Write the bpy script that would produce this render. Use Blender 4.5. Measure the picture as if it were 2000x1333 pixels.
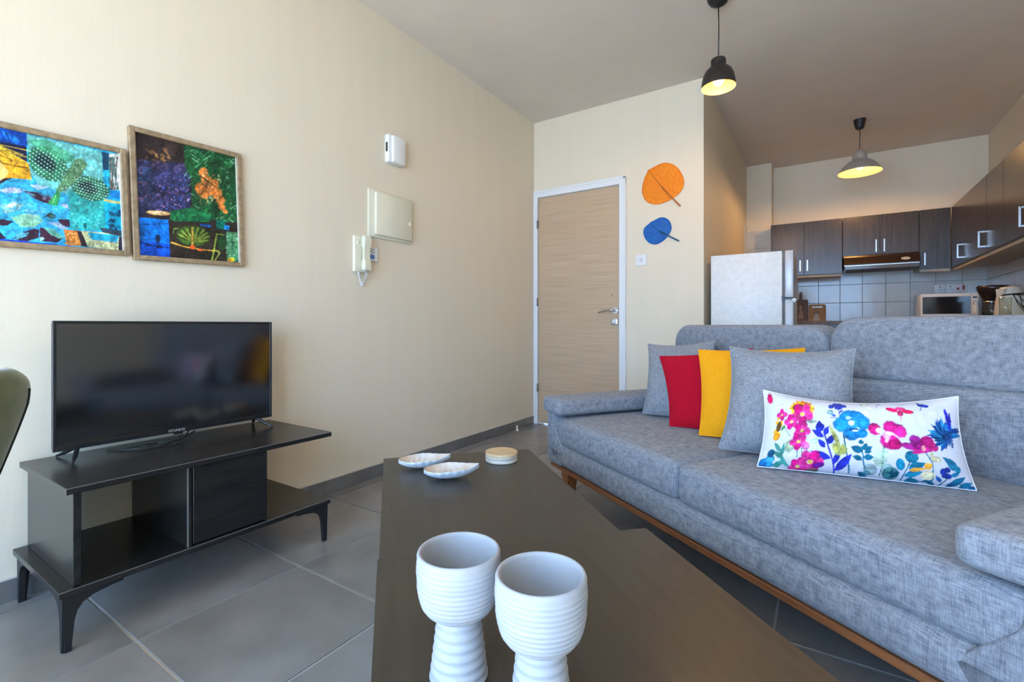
import bpy, bmesh, math, random
import numpy as np
from mathutils import Vector, Matrix
random.seed(4); np.random.seed(4)
for o in list(bpy.data.objects): bpy.data.objects.remove(o)
SC = bpy.context.scene
COL = SC.collection
PI = math.pi

# ------------------------------------------------------------------ camera, world, light, exposure
HCAM = 0.89
PSI = math.atan(607/928.0)
cam = bpy.data.cameras.new('camera'); camo = bpy.data.objects.new('camera', cam); COL.objects.link(camo)
cam.sensor_width = 36.0; cam.lens = 36.0*928/2000; cam.clip_start = 0.02
cam.shift_y = (636-666.5)/2000.0
camo.location = (0, 0, HCAM); camo.rotation_euler = (PI/2, 0, PSI)
SC.camera = camo

world = bpy.data.worlds.new('sky'); SC.world = world; world.use_nodes = True
wn = world.node_tree.nodes; bg = wn['Background']
bg.inputs[0].default_value = (0.37, 0.60, 1.0, 1); bg.inputs[1].default_value = 12.5

sun = bpy.data.lights.new('sun', 'SUN'); suno = bpy.data.objects.new('sun', sun); COL.objects.link(suno)
sun.energy = 31.0; sun.angle = 0.01; sun.color = (1.0, 0.81, 0.53)
suno.rotation_euler = (math.radians(34), 0, math.radians(18))

port = bpy.data.lights.new('window_portal', 'AREA'); porto = bpy.data.objects.new('window_portal', port); COL.objects.link(porto)
port.shape = 'RECTANGLE'; port.size = 3.0; port.size_y = 2.3; port.cycles.is_portal = True
porto.location = (-0.55, -1.62, 1.17); porto.rotation_euler = (PI/2, 0, 0)   # shines towards +Y

vs = SC.view_settings
vs.view_transform = 'Standard'; vs.look = 'None'; vs.gamma = 1.0; vs.use_curve_mapping = False
vs.exposure = 0.43

# ------------------------------------------------------------------ helpers
def link(o, parent=None):
    COL.objects.link(o)
    if parent is not None: o.parent = parent
    return o
def tag(o, label=None, cat=None, group=None, kind=None):
    if label: o['label'] = label
    if cat: o['category'] = cat
    if group: o['group'] = group
    if kind: o['kind'] = kind
    return o
def thing(name, label, cat, loc=(0,0,0), rz=0, group=None):
    o = bpy.data.objects.new(name, None); o.empty_display_size = .05
    o.location = loc; o.rotation_euler = (0,0,rz)
    link(o); return tag(o, label, cat, group)
def obj(name, bm, mat, parent=None, smooth=False, loc=None, rot=None):
    if isinstance(bm, bmesh.types.BMesh):
        me = bpy.data.meshes.new(name); bmesh.ops.recalc_face_normals(bm, faces=bm.faces[:]); bm.to_mesh(me); bm.free()
    else: me = bm
    if mat is not None and not me.materials: me.materials.append(mat)
    if smooth:
        me.polygons.foreach_set('use_smooth', [True]*len(me.polygons))
    o = bpy.data.objects.new(name, me); link(o, parent)
    if loc: o.location = loc
    if rot: o.rotation_euler = rot
    return o
def autosmooth(o, ang=35):
    me = o.data
    me.polygons.foreach_set('use_smooth', [True]*len(me.polygons))
    bm = bmesh.new(); bm.from_mesh(me)
    for e in bm.edges:
        if len(e.link_faces) == 2 and e.calc_face_angle(0) > math.radians(ang): e.smooth = False
    bm.to_mesh(me); bm.free(); return o
def B(x0,x1,y0,y1,z0,z1, bev=0, seg=2, bm=None):
    """a box given by its limits, optionally bevelled"""
    t = bmesh.new()
    bmesh.ops.create_cube(t, size=1)
    for v in t.verts:
        v.co = Vector(((x0+x1)/2+v.co.x*(x1-x0), (y0+y1)/2+v.co.y*(y1-y0), (z0+z1)/2+v.co.z*(z1-z0)))
    if bev: bmesh.ops.bevel(t, geom=t.edges[:], offset=bev, segments=seg, profile=.5, affect='EDGES')
    if bm is None: return t
    return join(bm, t)
def join(bm, t):
    me = bpy.data.meshes.new('tmp'); t.to_mesh(me); t.free(); bm.from_mesh(me); bpy.data.meshes.remove(me); return bm
def box(name, lim, mat, parent=None, bev=0, seg=2, smooth=False):
    o = obj(name, B(*lim, bev=bev, seg=seg), mat, parent)
    if bev and seg > 1: autosmooth(o)
    return o
def lathe(prof, n=40, cap=False):
    bm = bmesh.new(); rings = []
    for r, z in prof:
        if r < 1e-6: rings.append([bm.verts.new((0,0,z))])
        else: rings.append([bm.verts.new((r*math.cos(2*PI*i/n), r*math.sin(2*PI*i/n), z)) for i in range(n)])
    for a, b in zip(rings, rings[1:]):
        for i in range(n):
            j = (i+1) % n
            if len(a) == 1 and len(b) == 1: continue
            if len(a) == 1: bm.faces.new((a[0], b[i], b[j]))
            elif len(b) == 1: bm.faces.new((a[i], a[j], b[0]))
            else: bm.faces.new((a[i], a[j], b[j], b[i]))
    return bm
def tube(pts, r, n=8, bm=None, cap=True):
    if bm is None: bm = bmesh.new()
    pts = [Vector(p) for p in pts]; rings = []
    rs = r if isinstance(r, (list, tuple)) else [r]*len(pts)
    up = None
    for i, p in enumerate(pts):
        d = (pts[min(i+1, len(pts)-1)]-pts[max(i-1, 0)]).normalized()
        if up is None:
            up = Vector((0,0,1)) if abs(d.z) < .9 else Vector((1,0,0))
        a = d.cross(up).normalized(); b = a.cross(d).normalized(); up = b
        rings.append([bm.verts.new(p+rs[i]*(a*math.cos(2*PI*k/n)+b*math.sin(2*PI*k/n))) for k in range(n)])
    for a, b in zip(rings, rings[1:]):
        for k in range(n): bm.faces.new((a[k], a[(k+1)%n], b[(k+1)%n], b[k]))
    if cap: bm.faces.new(rings[0]); bm.faces.new(rings[-1])
    return bm
def prism(pts, h, axis='z', bm=None):
    """closed 2-D outline extruded by h along axis: z -> (x,y), y -> (x,z), x -> (y,z)"""
    if bm is None: bm = bmesh.new()
    f = {'z': lambda a,b,c: (a,b,c), 'y': lambda a,b,c: (a,c,b), 'x': lambda a,b,c: (c,a,b)}[axis]
    lo = [bm.verts.new(f(a,b,0)) for a,b in pts]; hi = [bm.verts.new(f(a,b,h)) for a,b in pts]
    n = len(pts)
    bm.faces.new(lo); bm.faces.new(hi)
    for i in range(n): bm.faces.new((lo[i], lo[(i+1)%n], hi[(i+1)%n], hi[i]))
    return bm
def bez(p, n=20):
    """smooth Catmull-Rom line through points"""
    p = [Vector(q) for q in p]; q = [p[0]*2-p[1]]+p+[p[-1]*2-p[-2]]; out = []
    for i in range(1, len(q)-2):
        for k in range(n):
            t = k/n; a,b,c,d = q[i-1],q[i],q[i+1],q[i+2]
            out.append(.5*((2*b)+(c-a)*t+(2*a-5*b+4*c-d)*t*t+(3*b-a-3*c+d)*t**3))
    out.append(p[-1]); return out
def text_mesh(s, size, ext=0.0006):
    cu = bpy.data.curves.new('lettering', 'FONT'); cu.body = s; cu.size = size; cu.extrude = ext; cu.align_x = 'CENTER'; cu.align_y = 'CENTER'
    t = bpy.data.objects.new('lettering', cu); COL.objects.link(t)
    dg = bpy.context.evaluated_depsgraph_get(); me = bpy.data.meshes.new_from_object(t.evaluated_get(dg))
    bpy.data.objects.remove(t); bpy.data.curves.remove(cu); return me
def copy_tree(o, parent=None):
    c = o.copy(); link(c); c.parent = parent
    for ch in o.children:
        copy_tree(ch, c)
    return c

# ------------------------------------------------------------------ materials (all node-based)
def mat(name, col, rough=.5, metal=0.0, col2=None, scale=(5,5,5), detail=3, contrast=(.35,.65), bump=None, rand=0.0, spec=.5, sheen=0, coat=0, emit=None, nrough=.55):
    m = bpy.data.materials.new(name); m.use_nodes = True; nt = m.node_tree; n = nt.nodes; L = nt.links
    p = n['Principled BSDF']
    p.inputs['Base Color'].default_value = (*col, 1); p.inputs['Roughness'].default_value = rough; p.inputs['Metallic'].default_value = metal
    p.inputs['Specular IOR Level'].default_value = spec
    if sheen: p.inputs['Sheen Weight'].default_value = sheen; p.inputs['Sheen Roughness'].default_value = .4
    if coat: p.inputs['Coat Weight'].default_value = coat; p.inputs['Coat Roughness'].default_value = .08
    if emit: p.inputs['Emission Color'].default_value = (*emit[0], 1); p.inputs['Emission Strength'].default_value = emit[1]
    tc = n.new('ShaderNodeTexCoord'); src = tc.outputs['Object']
    if rand:
        oi = n.new('ShaderNodeObjectInfo'); ad = n.new('ShaderNodeVectorMath'); ad.operation = 'ADD'
        sc = n.new('ShaderNodeVectorMath'); sc.operation = 'SCALE'; sc.inputs['Scale'].default_value = 37.0
        cb = n.new('ShaderNodeCombineXYZ'); L.new(oi.outputs['Random'], cb.inputs[0]); L.new(oi.outputs['Random'], cb.inputs[1])
        L.new(cb.outputs[0], sc.inputs[0]); L.new(src, ad.inputs[0]); L.new(sc.outputs[0], ad.inputs[1]); src = ad.outputs[0]
    def noise(s, d):
        mp = n.new('ShaderNodeMapping'); mp.inputs['Scale'].default_value = s
        nz = n.new('ShaderNodeTexNoise'); nz.inputs['Scale'].default_value = 1.0; nz.inputs['Detail'].default_value = d; nz.inputs['Roughness'].default_value = nrough
        L.new(src, mp.inputs[0]); L.new(mp.outputs[0], nz.inputs[0]); return nz.outputs['Fac']
    if col2:
        f = noise(scale, detail)
        cr = n.new('ShaderNodeValToRGB'); cr.color_ramp.elements[0].position = contrast[0]; cr.color_ramp.elements[1].position = contrast[1]
        cr.color_ramp.elements[0].color = (*col, 1); cr.color_ramp.elements[1].color = (*col2, 1)
        L.new(f, cr.inputs[0]); out = cr.outputs[0]
        if rand:
            hv = n.new('ShaderNodeHueSaturation'); mr = n.new('ShaderNodeMapRange')
            mr.inputs['To Min'].default_value = 1-rand; mr.inputs['To Max'].default_value = 1+rand
            L.new(oi.outputs['Random'], mr.inputs[0]); L.new(mr.outputs[0], hv.inputs['Value']); L.new(out, hv.inputs['Color']); out = hv.outputs[0]
        L.new(out, p.inputs['Base Color'])
    if bump:
        s, st = bump[0], bump[1]
        if not isinstance(s, tuple): s = (s,s,s)
        f = noise(s, 2); bp = n.new('ShaderNodeBump'); bp.inputs['Strength'].default_value = st; bp.inputs['Distance'].default_value = bump[2] if len(bump) > 2 else .002
        L.new(f, bp.inputs['Height']); L.new(bp.outputs[0], p.inputs['Normal'])
    return m
def linen(name, c1, c2, freq=1.0, rough=.95, sheen=.12):
    """woven cloth: slubby threads in the directions of the object's axes"""
    m = bpy.data.materials.new(name); m.use_nodes = True; nt = m.node_tree; n = nt.nodes; L = nt.links
    p = n['Principled BSDF']; p.inputs['Roughness'].default_value = rough; p.inputs['Specular IOR Level'].default_value = .15
    p.inputs['Sheen Weight'].default_value = sheen
    tc = n.new('ShaderNodeTexCoord'); fs = []
    for s in ((45,45,560), (560,45,45), (45,560,45)):
        mp = n.new('ShaderNodeMapping'); mp.inputs['Scale'].default_value = [k*freq for k in s]
        nz = n.new('ShaderNodeTexNoise'); nz.inputs['Scale'].default_value = 1; nz.inputs['Detail'].default_value = 2.5
        L.new(tc.outputs['Object'], mp.inputs[0]); L.new(mp.outputs[0], nz.inputs[0]); fs.append(nz.outputs['Fac'])
    a = n.new('ShaderNodeMath'); a.operation = 'ADD'; L.new(fs[0], a.inputs[0]); L.new(fs[1], a.inputs[1])
    b = n.new('ShaderNodeMath'); b.operation = 'ADD'; L.new(a.outputs[0], b.inputs[0]); L.new(fs[2], b.inputs[1])
    mr = n.new('ShaderNodeMapRange'); mr.inputs['From Min'].default_value = 1.12; mr.inputs['From Max'].default_value = 1.88; L.new(b.outputs[0], mr.inputs[0])
    cr = n.new('ShaderNodeValToRGB'); cr.color_ramp.elements[0].color = (*c1,1); cr.color_ramp.elements[1].color = (*c2,1)
    L.new(mr.outputs[0], cr.inputs[0]); L.new(cr.outputs[0], p.inputs['Base Color'])
    bp = n.new('ShaderNodeBump'); bp.inputs['Strength'].default_value = .35; bp.inputs['Distance'].default_value = .0015
    L.new(b.outputs[0], bp.inputs['Height']); L.new(bp.outputs[0], p.inputs['Normal'])
    return m
def printed(name, rough=.4, weave=False, coat=0):
    """flat print whose colours are stored on the surface itself"""
    m = bpy.data.materials.new(name); m.use_nodes = True; nt = m.node_tree; n = nt.nodes; L = nt.links
    p = n['Principled BSDF']; p.inputs['Roughness'].default_value = rough; p.inputs['Specular IOR Level'].default_value = .3
    if coat: p.inputs['Coat Weight'].default_value = coat; p.inputs['Coat Roughness'].default_value = .15
    at = n.new('ShaderNodeAttribute'); at.attribute_name = 'print'
    L.new(at.outputs['Color'], p.inputs['Base Color'])
    return m

MT = {}
MT['wall'] = mat('cream_wallpaint', (.76,.665,.515), .6, col2=(.775,.68,.53), scale=(14,14,1.2), detail=4, bump=((60,60,8), .12, .004), spec=.3)
MT['ceiling'] = mat('ceiling_paint', (.68,.62,.56), .85, col2=(.70,.64,.58), scale=(3,3,3), spec=.2)
MT['grout'] = mat('floor_grout', (.62,.58,.52), .9, col2=(.54,.50,.45), scale=(9,9,9))
MT['tile'] = mat('grey_floor_tile', (.19,.178,.168), .32, col2=(.29,.272,.258), scale=(5,5,5), detail=6, contrast=(.3,.72), bump=(25,.05), rand=.06, spec=.5)
MT['skirt'] = mat('grey_skirting_tile', (.14,.132,.125), .36, col2=(.20,.19,.18), scale=(7,7,7), detail=5, rand=.06)
MT['walltile'] = mat('glazed_wall_tile', (.55,.55,.52), .16, col2=(.62,.62,.59), scale=(6,6,6), detail=3, bump=(9,.12,.004), rand=.03, spec=.6)
MT['tilegrout'] = mat('wall_tile_grout', (.30,.29,.27), .9)
MT['white'] = mat('white_gloss_paint', (.80,.80,.80), .35)
MT['whiteplastic'] = mat('white_plastic', (.78,.78,.77), .4)
MT['cream'] = mat('cream_plastic', (.74,.70,.54), .45)
MT['door'] = mat('limed_oak_veneer', (.45,.30,.185), .5, col2=(.61,.445,.29), scale=(2.6,2.6,110), detail=5, contrast=(.22,.78), bump=((3,3,120), .15, .001))
MT['chrome'] = mat('brushed_steel', (.62,.61,.60), .25, 1.0)
MT['brass'] = mat('dull_steel', (.30,.28,.26), .4, 1.0)
MT['black'] = mat('black_plastic', (.010,.010,.011), .35)
MT['blackmatt'] = mat('matt_black_metal', (.012,.012,.013), .5)
MT['screen'] = mat('black_glass_screen', (.004,.004,.005), .11, spec=1.0, coat=.6)
MT['darkwood'] = mat('black_brown_laminate', (.013,.012,.012), .27, col2=(.021,.019,.018), scale=(30,3,30), detail=4, spec=.5)
MT['tablewood'] = mat('dark_olive_brown_laminate', (.040,.033,.024), .36, col2=(.054,.045,.033), scale=(4,45,45), detail=4, bump=((6,120,120),.12,.001), spec=.5)
MT['tablewood_reflect'] = mat('reflection_tinted_laminate', (.034,.026,.017), .36, col2=(.047,.037,.025), scale=(4,45,45), detail=4, bump=((6,120,120),.12,.001), spec=.5)  # same table laminate, with a brown reflection painted into its colour
MT['edge'] = mat('pale_laminate_edge', (.20,.19,.18), .5)
MT['sofa'] = linen('blue_grey_woven_fabric', (.135,.142,.168), (.35,.357,.39))
MT['greycushion'] = linen('grey_linen_cushion', (.15,.155,.175), (.36,.365,.39), 1.15)
MT['red'] = linen('crimson_cotton', (.38,.003,.014), (.46,.004,.020), 1.6, sheen=.02)
MT['yellow'] = linen('mustard_cotton', (.82,.31,.006), (.92,.38,.012), 1.6, sheen=.02)
MT['whitecotton'] = mat('white_cotton_piping', (.75,.74,.78), .9)
MT['walnut'] = mat('orange_brown_wood', (.20,.065,.022), .4, col2=(.30,.11,.04), scale=(3,60,60), detail=4)
MT['wenge'] = mat('wenge_cabinet_front', (.021,.0125,.007), .24, col2=(.042,.027,.016), scale=(55,55,2.0), detail=5, contrast=(.3,.7), spec=.6)
MT['carcass'] = mat('beige_carcass_board', (.46,.40,.31), .5)
MT['fridge'] = mat('pebbled_white_enamel', (.72,.74,.74), .36, col2=(.80,.81,.81), scale=(30,30,30), bump=(70,.8,.003), spec=.6)
MT['silver'] = mat('silver_grey_paint', (.52,.53,.56), .35, .2)
MT['gasket'] = mat('grey_rubber', (.16,.15,.15), .7)
MT['hood'] = mat('dark_brown_gloss_enamel', (.020,.008,.005), .22, spec=.6)
MT['hoodpanel'] = mat('smoked_glass_visor', (.05,.05,.05), .15, spec=.6)
MT['worktop'] = mat('brown_worktop', (.10,.065,.04), .35, col2=(.15,.10,.065), scale=(40,40,40))
MT['orange'] = mat('orange_woven_straw', (.82,.20,.003), .75, col2=(.92,.27,.006), scale=(60,60,60), bump=(160,.5,.002))
MT['orangedark'] = mat('orange_brown_cane', (.55,.16,.02), .6)
MT['blue'] = mat('blue_woven_straw', (.003,.085,.36), .7, col2=(.006,.14,.48), scale=(60,60,60), bump=(160,.5,.002))
MT['bluedark'] = mat('teal_cane', (.01,.10,.19), .6)
MT['ceramic'] = mat('matt_white_ceramic', (.345,.35,.365), .5, col2=(.37,.375,.39), scale=(20,20,20), spec=.4)
MT['dishin'] = mat('pearl_glaze_leaf', (.60,.46,.34), .5, col2=(.66,.60,.55), scale=(15,15,15))
MT['dishout'] = mat('white_glaze', (.72,.76,.82), .35)
MT['lightwood'] = mat('pale_beech_wood', (.60,.42,.235), .5, col2=(.70,.52,.31), scale=(8,60,60), detail=4)
MT['whitewash'] = mat('whitewashed_wood', (.50,.46,.40), .6, col2=(.62,.58,.52), scale=(20,20,90), detail=4)
MT['frame'] = mat('weathered_oak_frame', (.22,.145,.075), .6, col2=(.40,.285,.165), scale=(40,40,40), detail=4, contrast=(.3,.7))
MT['framepale'] = mat('pale_frame_lining', (.62,.56,.47), .6)
MT['greenvelvet'] = mat('olive_green_velvet', (.105,.128,.052), .9, col2=(.165,.19,.09), scale=(12,12,12), sheen=.5)
MT['alu'] = mat('spun_aluminium', (.62,.60,.57), .34, .65, bump=((2,2,400),.1,.001))
MT['shadein'] = mat('glow_tinted_lamp_lining', (.36,.215,.05), .6)  # yellow of the bulb's glow put into the lining colour
MT['bronzeblack'] = mat('black_lamp_enamel', (.018,.014,.011), .4)
MT['bulb'] = mat('lit_bulb_glass', (1,.9,.7), .3, emit=((1.0,.66,.28), 6.0))
MT['grey_lcd'] = mat('blue_lcd_glass', (.10,.22,.50), .2)
MT['redswitch'] = mat('red_switch', (.45,.02,.02), .4)
MT['boardgrey'] = mat('grey_brown_board', (.16,.105,.075), .6, col2=(.22,.15,.11), scale=(60,60,4))
MT['boardorange'] = mat('amber_bamboo', (.38,.17,.03), .5, col2=(.46,.22,.05), scale=(60,60,4))
MT['darkglass'] = mat('microwave_window', (.02,.022,.022), .08, spec=.7)
MT['kettle'] = mat('cream_kettle_plastic', (.72,.64,.50), .35)
MT['bounce_slab'] = mat('bounce_slab_paving', (.66,.58,.47), .8, col2=(.70,.62,.51), scale=(6,6,6))
def glass(name, tint=(.95,.98,.97), fac=None):
    m = bpy.data.materials.new(name); m.use_nodes = True; nt = m.node_tree; n = nt.nodes; L = nt.links
    n.remove(n['Principled BSDF']); o = n['Material Output']
    t = n.new('ShaderNodeBsdfTransparent'); t.inputs[0].default_value = (*tint,1)
    g = n.new('ShaderNodeBsdfGlossy'); g.inputs['Roughness'].default_value = .02
    lw = n.new('ShaderNodeLayerWeight'); lw.inputs[0].default_value = .5
    pw = n.new('ShaderNodeMath'); pw.operation = 'POWER'; pw.inputs[1].default_value = 4.0; L.new(lw.outputs['Facing'], pw.inputs[0])
    f = n.new('ShaderNodeMapRange'); f.inputs['To Min'].default_value = .045; f.inputs['To Max'].default_value = .8; L.new(pw.outputs[0], f.inputs[0])
    mx = n.new('ShaderNodeMixShader'); L.new(f.outputs[0], mx.inputs[0]); L.new(t.outputs[0], mx.inputs[1]); L.new(g.outputs[0], mx.inputs[2]); L.new(mx.outputs[0], o.inputs[0])
    return m
MT['glass'] = glass('clear_glass')

# ------------------------------------------------------------------ the room
XL, XR, YB, YK, YR, ZC, XS = -2.20, 1.335, 3.73, 6.34, -1.60, 2.73, -0.74
def struct(o): o['kind'] = 'structure'; return o
floor = struct(box('floor', (XL-.15, XR+.15, YR-.15, YK+.15, -.12, -.004), MT['grout']))
# square floor tiles, 50 cm pitch, light joints
tm = bpy.data.meshes.new('floor_tile'); t = B(-.2465,.2465,-.2465,.2465,-.012,0, bev=.0012, seg=1); t.to_mesh(tm); t.free(); tm.materials.append(MT['tile'])
gx = [-2.37+.5*k for k in range(9)]; gy = [-1.71+.5*k for k in range(17)]
for cx in gx:
    for cy in gy:
        cx0, cx1, cy0, cy1 = cx-.2465, cx+.2465, cy-.2465, cy+.2465
        lx0, lx1 = XL, XR
        ly0, ly1 = YR, YK
        if cx0 >= lx1 or cx1 <= lx0 or cy0 >= ly1 or cy1 <= ly0: continue
        if cx1 < XS-.1 and cy0 > YB+.1: continue
        if cx0 < lx0 or cx1 > lx1 or cy0 < ly0 or cy1 > ly1:
            box('floor_tile', (max(cx0,lx0), min(cx1,lx1), max(cy0,ly0), min(cy1,ly1), -.012, 0), MT['tile'], floor)
        else:
            o = bpy.data.objects.new('floor_tile', tm); link(o, floor); o.location = (cx, cy, 0)
struct(box('ceiling', (XL-.15, XR+.15, YR-.15, YK+.15, ZC, ZC+.12), MT['ceiling']))
wall_left = struct(box('wall_left', (XL-.15, XL, YR, YB+.15, 0, ZC), MT['wall']))
# wall with the entrance door: opening for leaf and frame
bm = B(-1.375, XS, YB, YB+.15, 0, ZC); B(XL, -1.375, YB, YB+.15, 2.062, ZC, bm=bm); B(XL, -2.178, YB, YB+.15, 0, 2.062, bm=bm)
wall_back = struct(obj('wall_back', bm, MT['wall']))
wall_kside = struct(box('wall_kitchen_side', (XS-.15, XS, YB+.15, YK+.15, 0, ZC), MT['wall']))
bm = B(XS-.15, XR+.15, YK, YK+.15, 0, ZC)
wall_kback = struct(obj('wall_kitchen_back', bm, MT['wall']))
pil = obj('pilaster', B(XS, -.485, 6.10, YK, 0, ZC), MT['wall'], wall_kback)
wall_right = struct(box('wall_right', (XR, XR+.15, YR, YK, 0, ZC), MT['wall']))
bm = B(XL-.15, -2.05, YR-.15, YR, 0, ZC); B(.95, XR+.15, YR-.15, YR, 0, ZC, bm=bm); B(-2.05, .95, YR-.15, YR, 2.32, ZC, bm=bm)
struct(obj('wall_rear', bm, MT['wall']))
win = bpy.data.objects.new('window_1', None); link(win); struct(win); win.location = (-.55, YR-.08, 0)
for x0, x1 in ((-1.5,-.75), (-.75,0), (0,.75), (.75,1.5)):
    for l in ((x0,x0+.05,-.02,.02,.02,2.3), (x1-.05,x1,-.02,.02,.02,2.3), (x0+.05,x1-.05,-.02,.02,.02,.09), (x0+.05,x1-.05,-.02,.02,2.24,2.3)):
        box('window_frame', l, MT['white'], win)
    box('pane', (x0+.05,x1-.05,-.004,.004,.09,2.24), MT['glass'], win)
struct(box('floor_bounce_slab', (-4.5, 3.5, -5.2, YR-.15, -.14, -.02), MT['bounce_slab']))  # unseen slab outside, added to bounce warm sunlight into the room

# skirting of cut floor tiles along the left wall and the door wall
bb = bpy.data.objects.new('baseboard_left', None); link(bb); struct(bb); bb.location = (XL, 0, 0)
y = 1.452-.4815*7
while y < YB-.02:
    a, b = max(y+.0015, YR), min(y+.48, YB-.015)
    if b > a: box('skirting_tile', (0, .010, a, b, 0, .070), MT['skirt'], bb, bev=.0015, seg=1)
    y += .4815
box('joint_bead', (0,.006,YR,YB-.015,0,.0745), MT['framepale'], bb)
bk = bpy.data.objects.new('baseboard_back', None); link(bk); struct(bk); bk.location = (0, YB, 0)
for a, b in ((-1.32,-1.03), (-1.027,-.745)): box('skirting_tile', (a, b, -.010, 0, 0, .070), MT['skirt'], bk, bev=.0015, seg=1)
br = bpy.data.objects.new('baseboard_right', None); link(br); struct(br); br.location = (XR, 0, 0)
y = YR
while y < 3.7:
    box('skirting_tile', (-.010, 0, y+.0015, y+.48, 0, .070), MT['skirt'], br, bev=.0015, seg=1); y += .4815

# ------------------------------------------------------------------ kitchen wall tiles (20 cm, recessed joints)
def tiles_back():
    xs = [-.485]+[x for x in [-.436+.198*k for k in range(9)]]+[XR]
    zs = [.937, 1.137, 1.334, 1.531]
    box('tile_bed', (-.485, XR, YK-.006, YK, .90, 1.60), MT['tilegrout'], wall_kback)
    for a, b in zip(xs, xs[1:]):
        for c, d in zip(zs, zs[1:]):
            if b-a < .02: continue
            box('wall_tile', (a+.0015, b-.0015, YK-.012, YK-.002, c+.0015, d-.0015), MT['walltile'], wall_kback, bev=.002, seg=1)
    # pilaster face
    for k in range(5):
        box('wall_tile', (XS+.001, -.487, 6.088, 6.10, .95+.2045*k, .95+.2045*k+.2025), MT['walltile'], wall_kback, bev=.002, seg=1)
    # right-hand wall
    ys = [YK-.198*k for k in range(13)]
    box('tile_bed', (XR-.006, XR, ys[-1], YK, .90, 1.60), MT['tilegrout'], wall_right)
    for b, a in zip(ys, ys[1:]):
        for c, d in zip(zs, zs[1:]):
            box('wall_tile', (XR-.012, XR-.002, a+.0015, b-.0015, c+.0015, d-.0015), MT['walltile'], wall_right, bev=.002, seg=1)
    # strip on the side wall behind the fridge
    for k in range(5):
        box('wall_tile', (XS, XS+.010, 5.90, 6.086, .95+.2045*k+.06, .95+.2045*k+.2625), MT['walltile'], wall_kside, bev=.002, seg=1)
tiles_back()

# ------------------------------------------------------------------ entrance door
door = bpy.data.objects.new('door_1', None); link(door); struct(door); door.location = (-1.775, YB, 0)
ox = 1.775
leaf = box('door_leaf', (-2.160+ox, -1.388+ox, .008, .048, .008, 2.040), MT['door'], door, bev=.002, seg=1)
fr = bmesh.new()
for a, b, c, d, w in ((-2.196,-2.158,-.014,.06,0), (-1.390,-1.332,-.014,.06,0)):
    B(a+ox, b+ox, c, -.001, 0, 2.098, bm=fr, bev=.003, seg=1)
B(-2.178+ox,-2.162+ox,-.001,.06,0,2.06, bm=fr); B(-1.386+ox,-1.374+ox,-.001,.06,0,2.06, bm=fr)
B(-2.196+ox,-1.332+ox,-.0145,-.001,2.042,2.100, bm=fr, bev=.003, seg=1); B(-2.178+ox,-1.374+ox,-.001,.06,2.043,2.06, bm=fr)
obj('door_frame', fr, MT['white'], door)
fr = bmesh.new()
B(-1.352+ox,-1.334+ox,-.022,-.014,0,2.10, bm=fr, bev=.003, seg=1); B(-2.196+ox,-1.334+ox,-.022,-.014,2.082,2.104, bm=fr, bev=.003, seg=1); B(-2.197+ox,-2.184+ox,-.022,-.014,0,2.10, bm=fr, bev=.003, seg=1)
obj('frame_moulding', fr, MT['white'], door)
for z in (1.80, 1.10, .33):
    h = tube([(-2.156+ox,-.016,z-.035),(-2.156+ox,-.016,z+.035)], .007, 10)
    obj('hinge', h, MT['brass'], door, True)
def cyl_y(x, y0, y1, z, r, n=24, bm=None): return tube([(x,y0,z),(x,y1,z)], r, n, bm)
pts = bez([(-1.422+ox,-.004,1.012),(-1.422+ox,-.035,1.012),(-1.436+ox,-.050,1.014),(-1.47+ox,-.052,1.017),(-1.51+ox,-.050,1.012),(-1.556+ox,-.046,.996)],6)
hd = obj('door_handle', tube(pts, .0085, 12), MT['chrome'], leaf, True)
obj('handle_rose', cyl_y(-1.422+ox,-.010,.008,1.012,.026), MT['chrome'], leaf)
lk = box('lock_plate', (-1.462+ox,-1.408+ox,-.004,.008,.892,.946), MT['chrome'], leaf, bev=.003, seg=2)
obj('lock_knob', lathe([(0,0),(.017,0),(.016,.014),(.010,.018),(0,.018)],24), MT['whiteplastic'], leaf, True, loc=(-1.435+ox,-.004,.919), rot=(PI/2,0,0))
obj('peephole', lathe([(0,.004),(.004,.004),(.007,.003),(.008,0)],20), MT['brass'], leaf, True, loc=(-1.46+ox,.008,1.14), rot=(PI/2,0,0))
sw = thing('light_switch', 'square white rocker light switch on wall right of the oak door', 'light switch', (-1.209, YB, 1.410))
box('plate', (-.0435,.0435,-.009,0,-.0435,.0435), MT['whiteplastic'], sw, bev=.003, seg=2)
box('rocker', (-.011,.011,-.0125,-.009,-.014,.014), mat('pale_grey_rocker',(.60,.61,.63),.35), sw, bev=.001, seg=1)
for s in (-1,1): obj('screw', lathe([(0,.0012),(.003,.0012),(.003,0)],12), MT['chrome'], sw, loc=(s*.030,-.009,0), rot=(PI/2,0,0))

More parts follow.
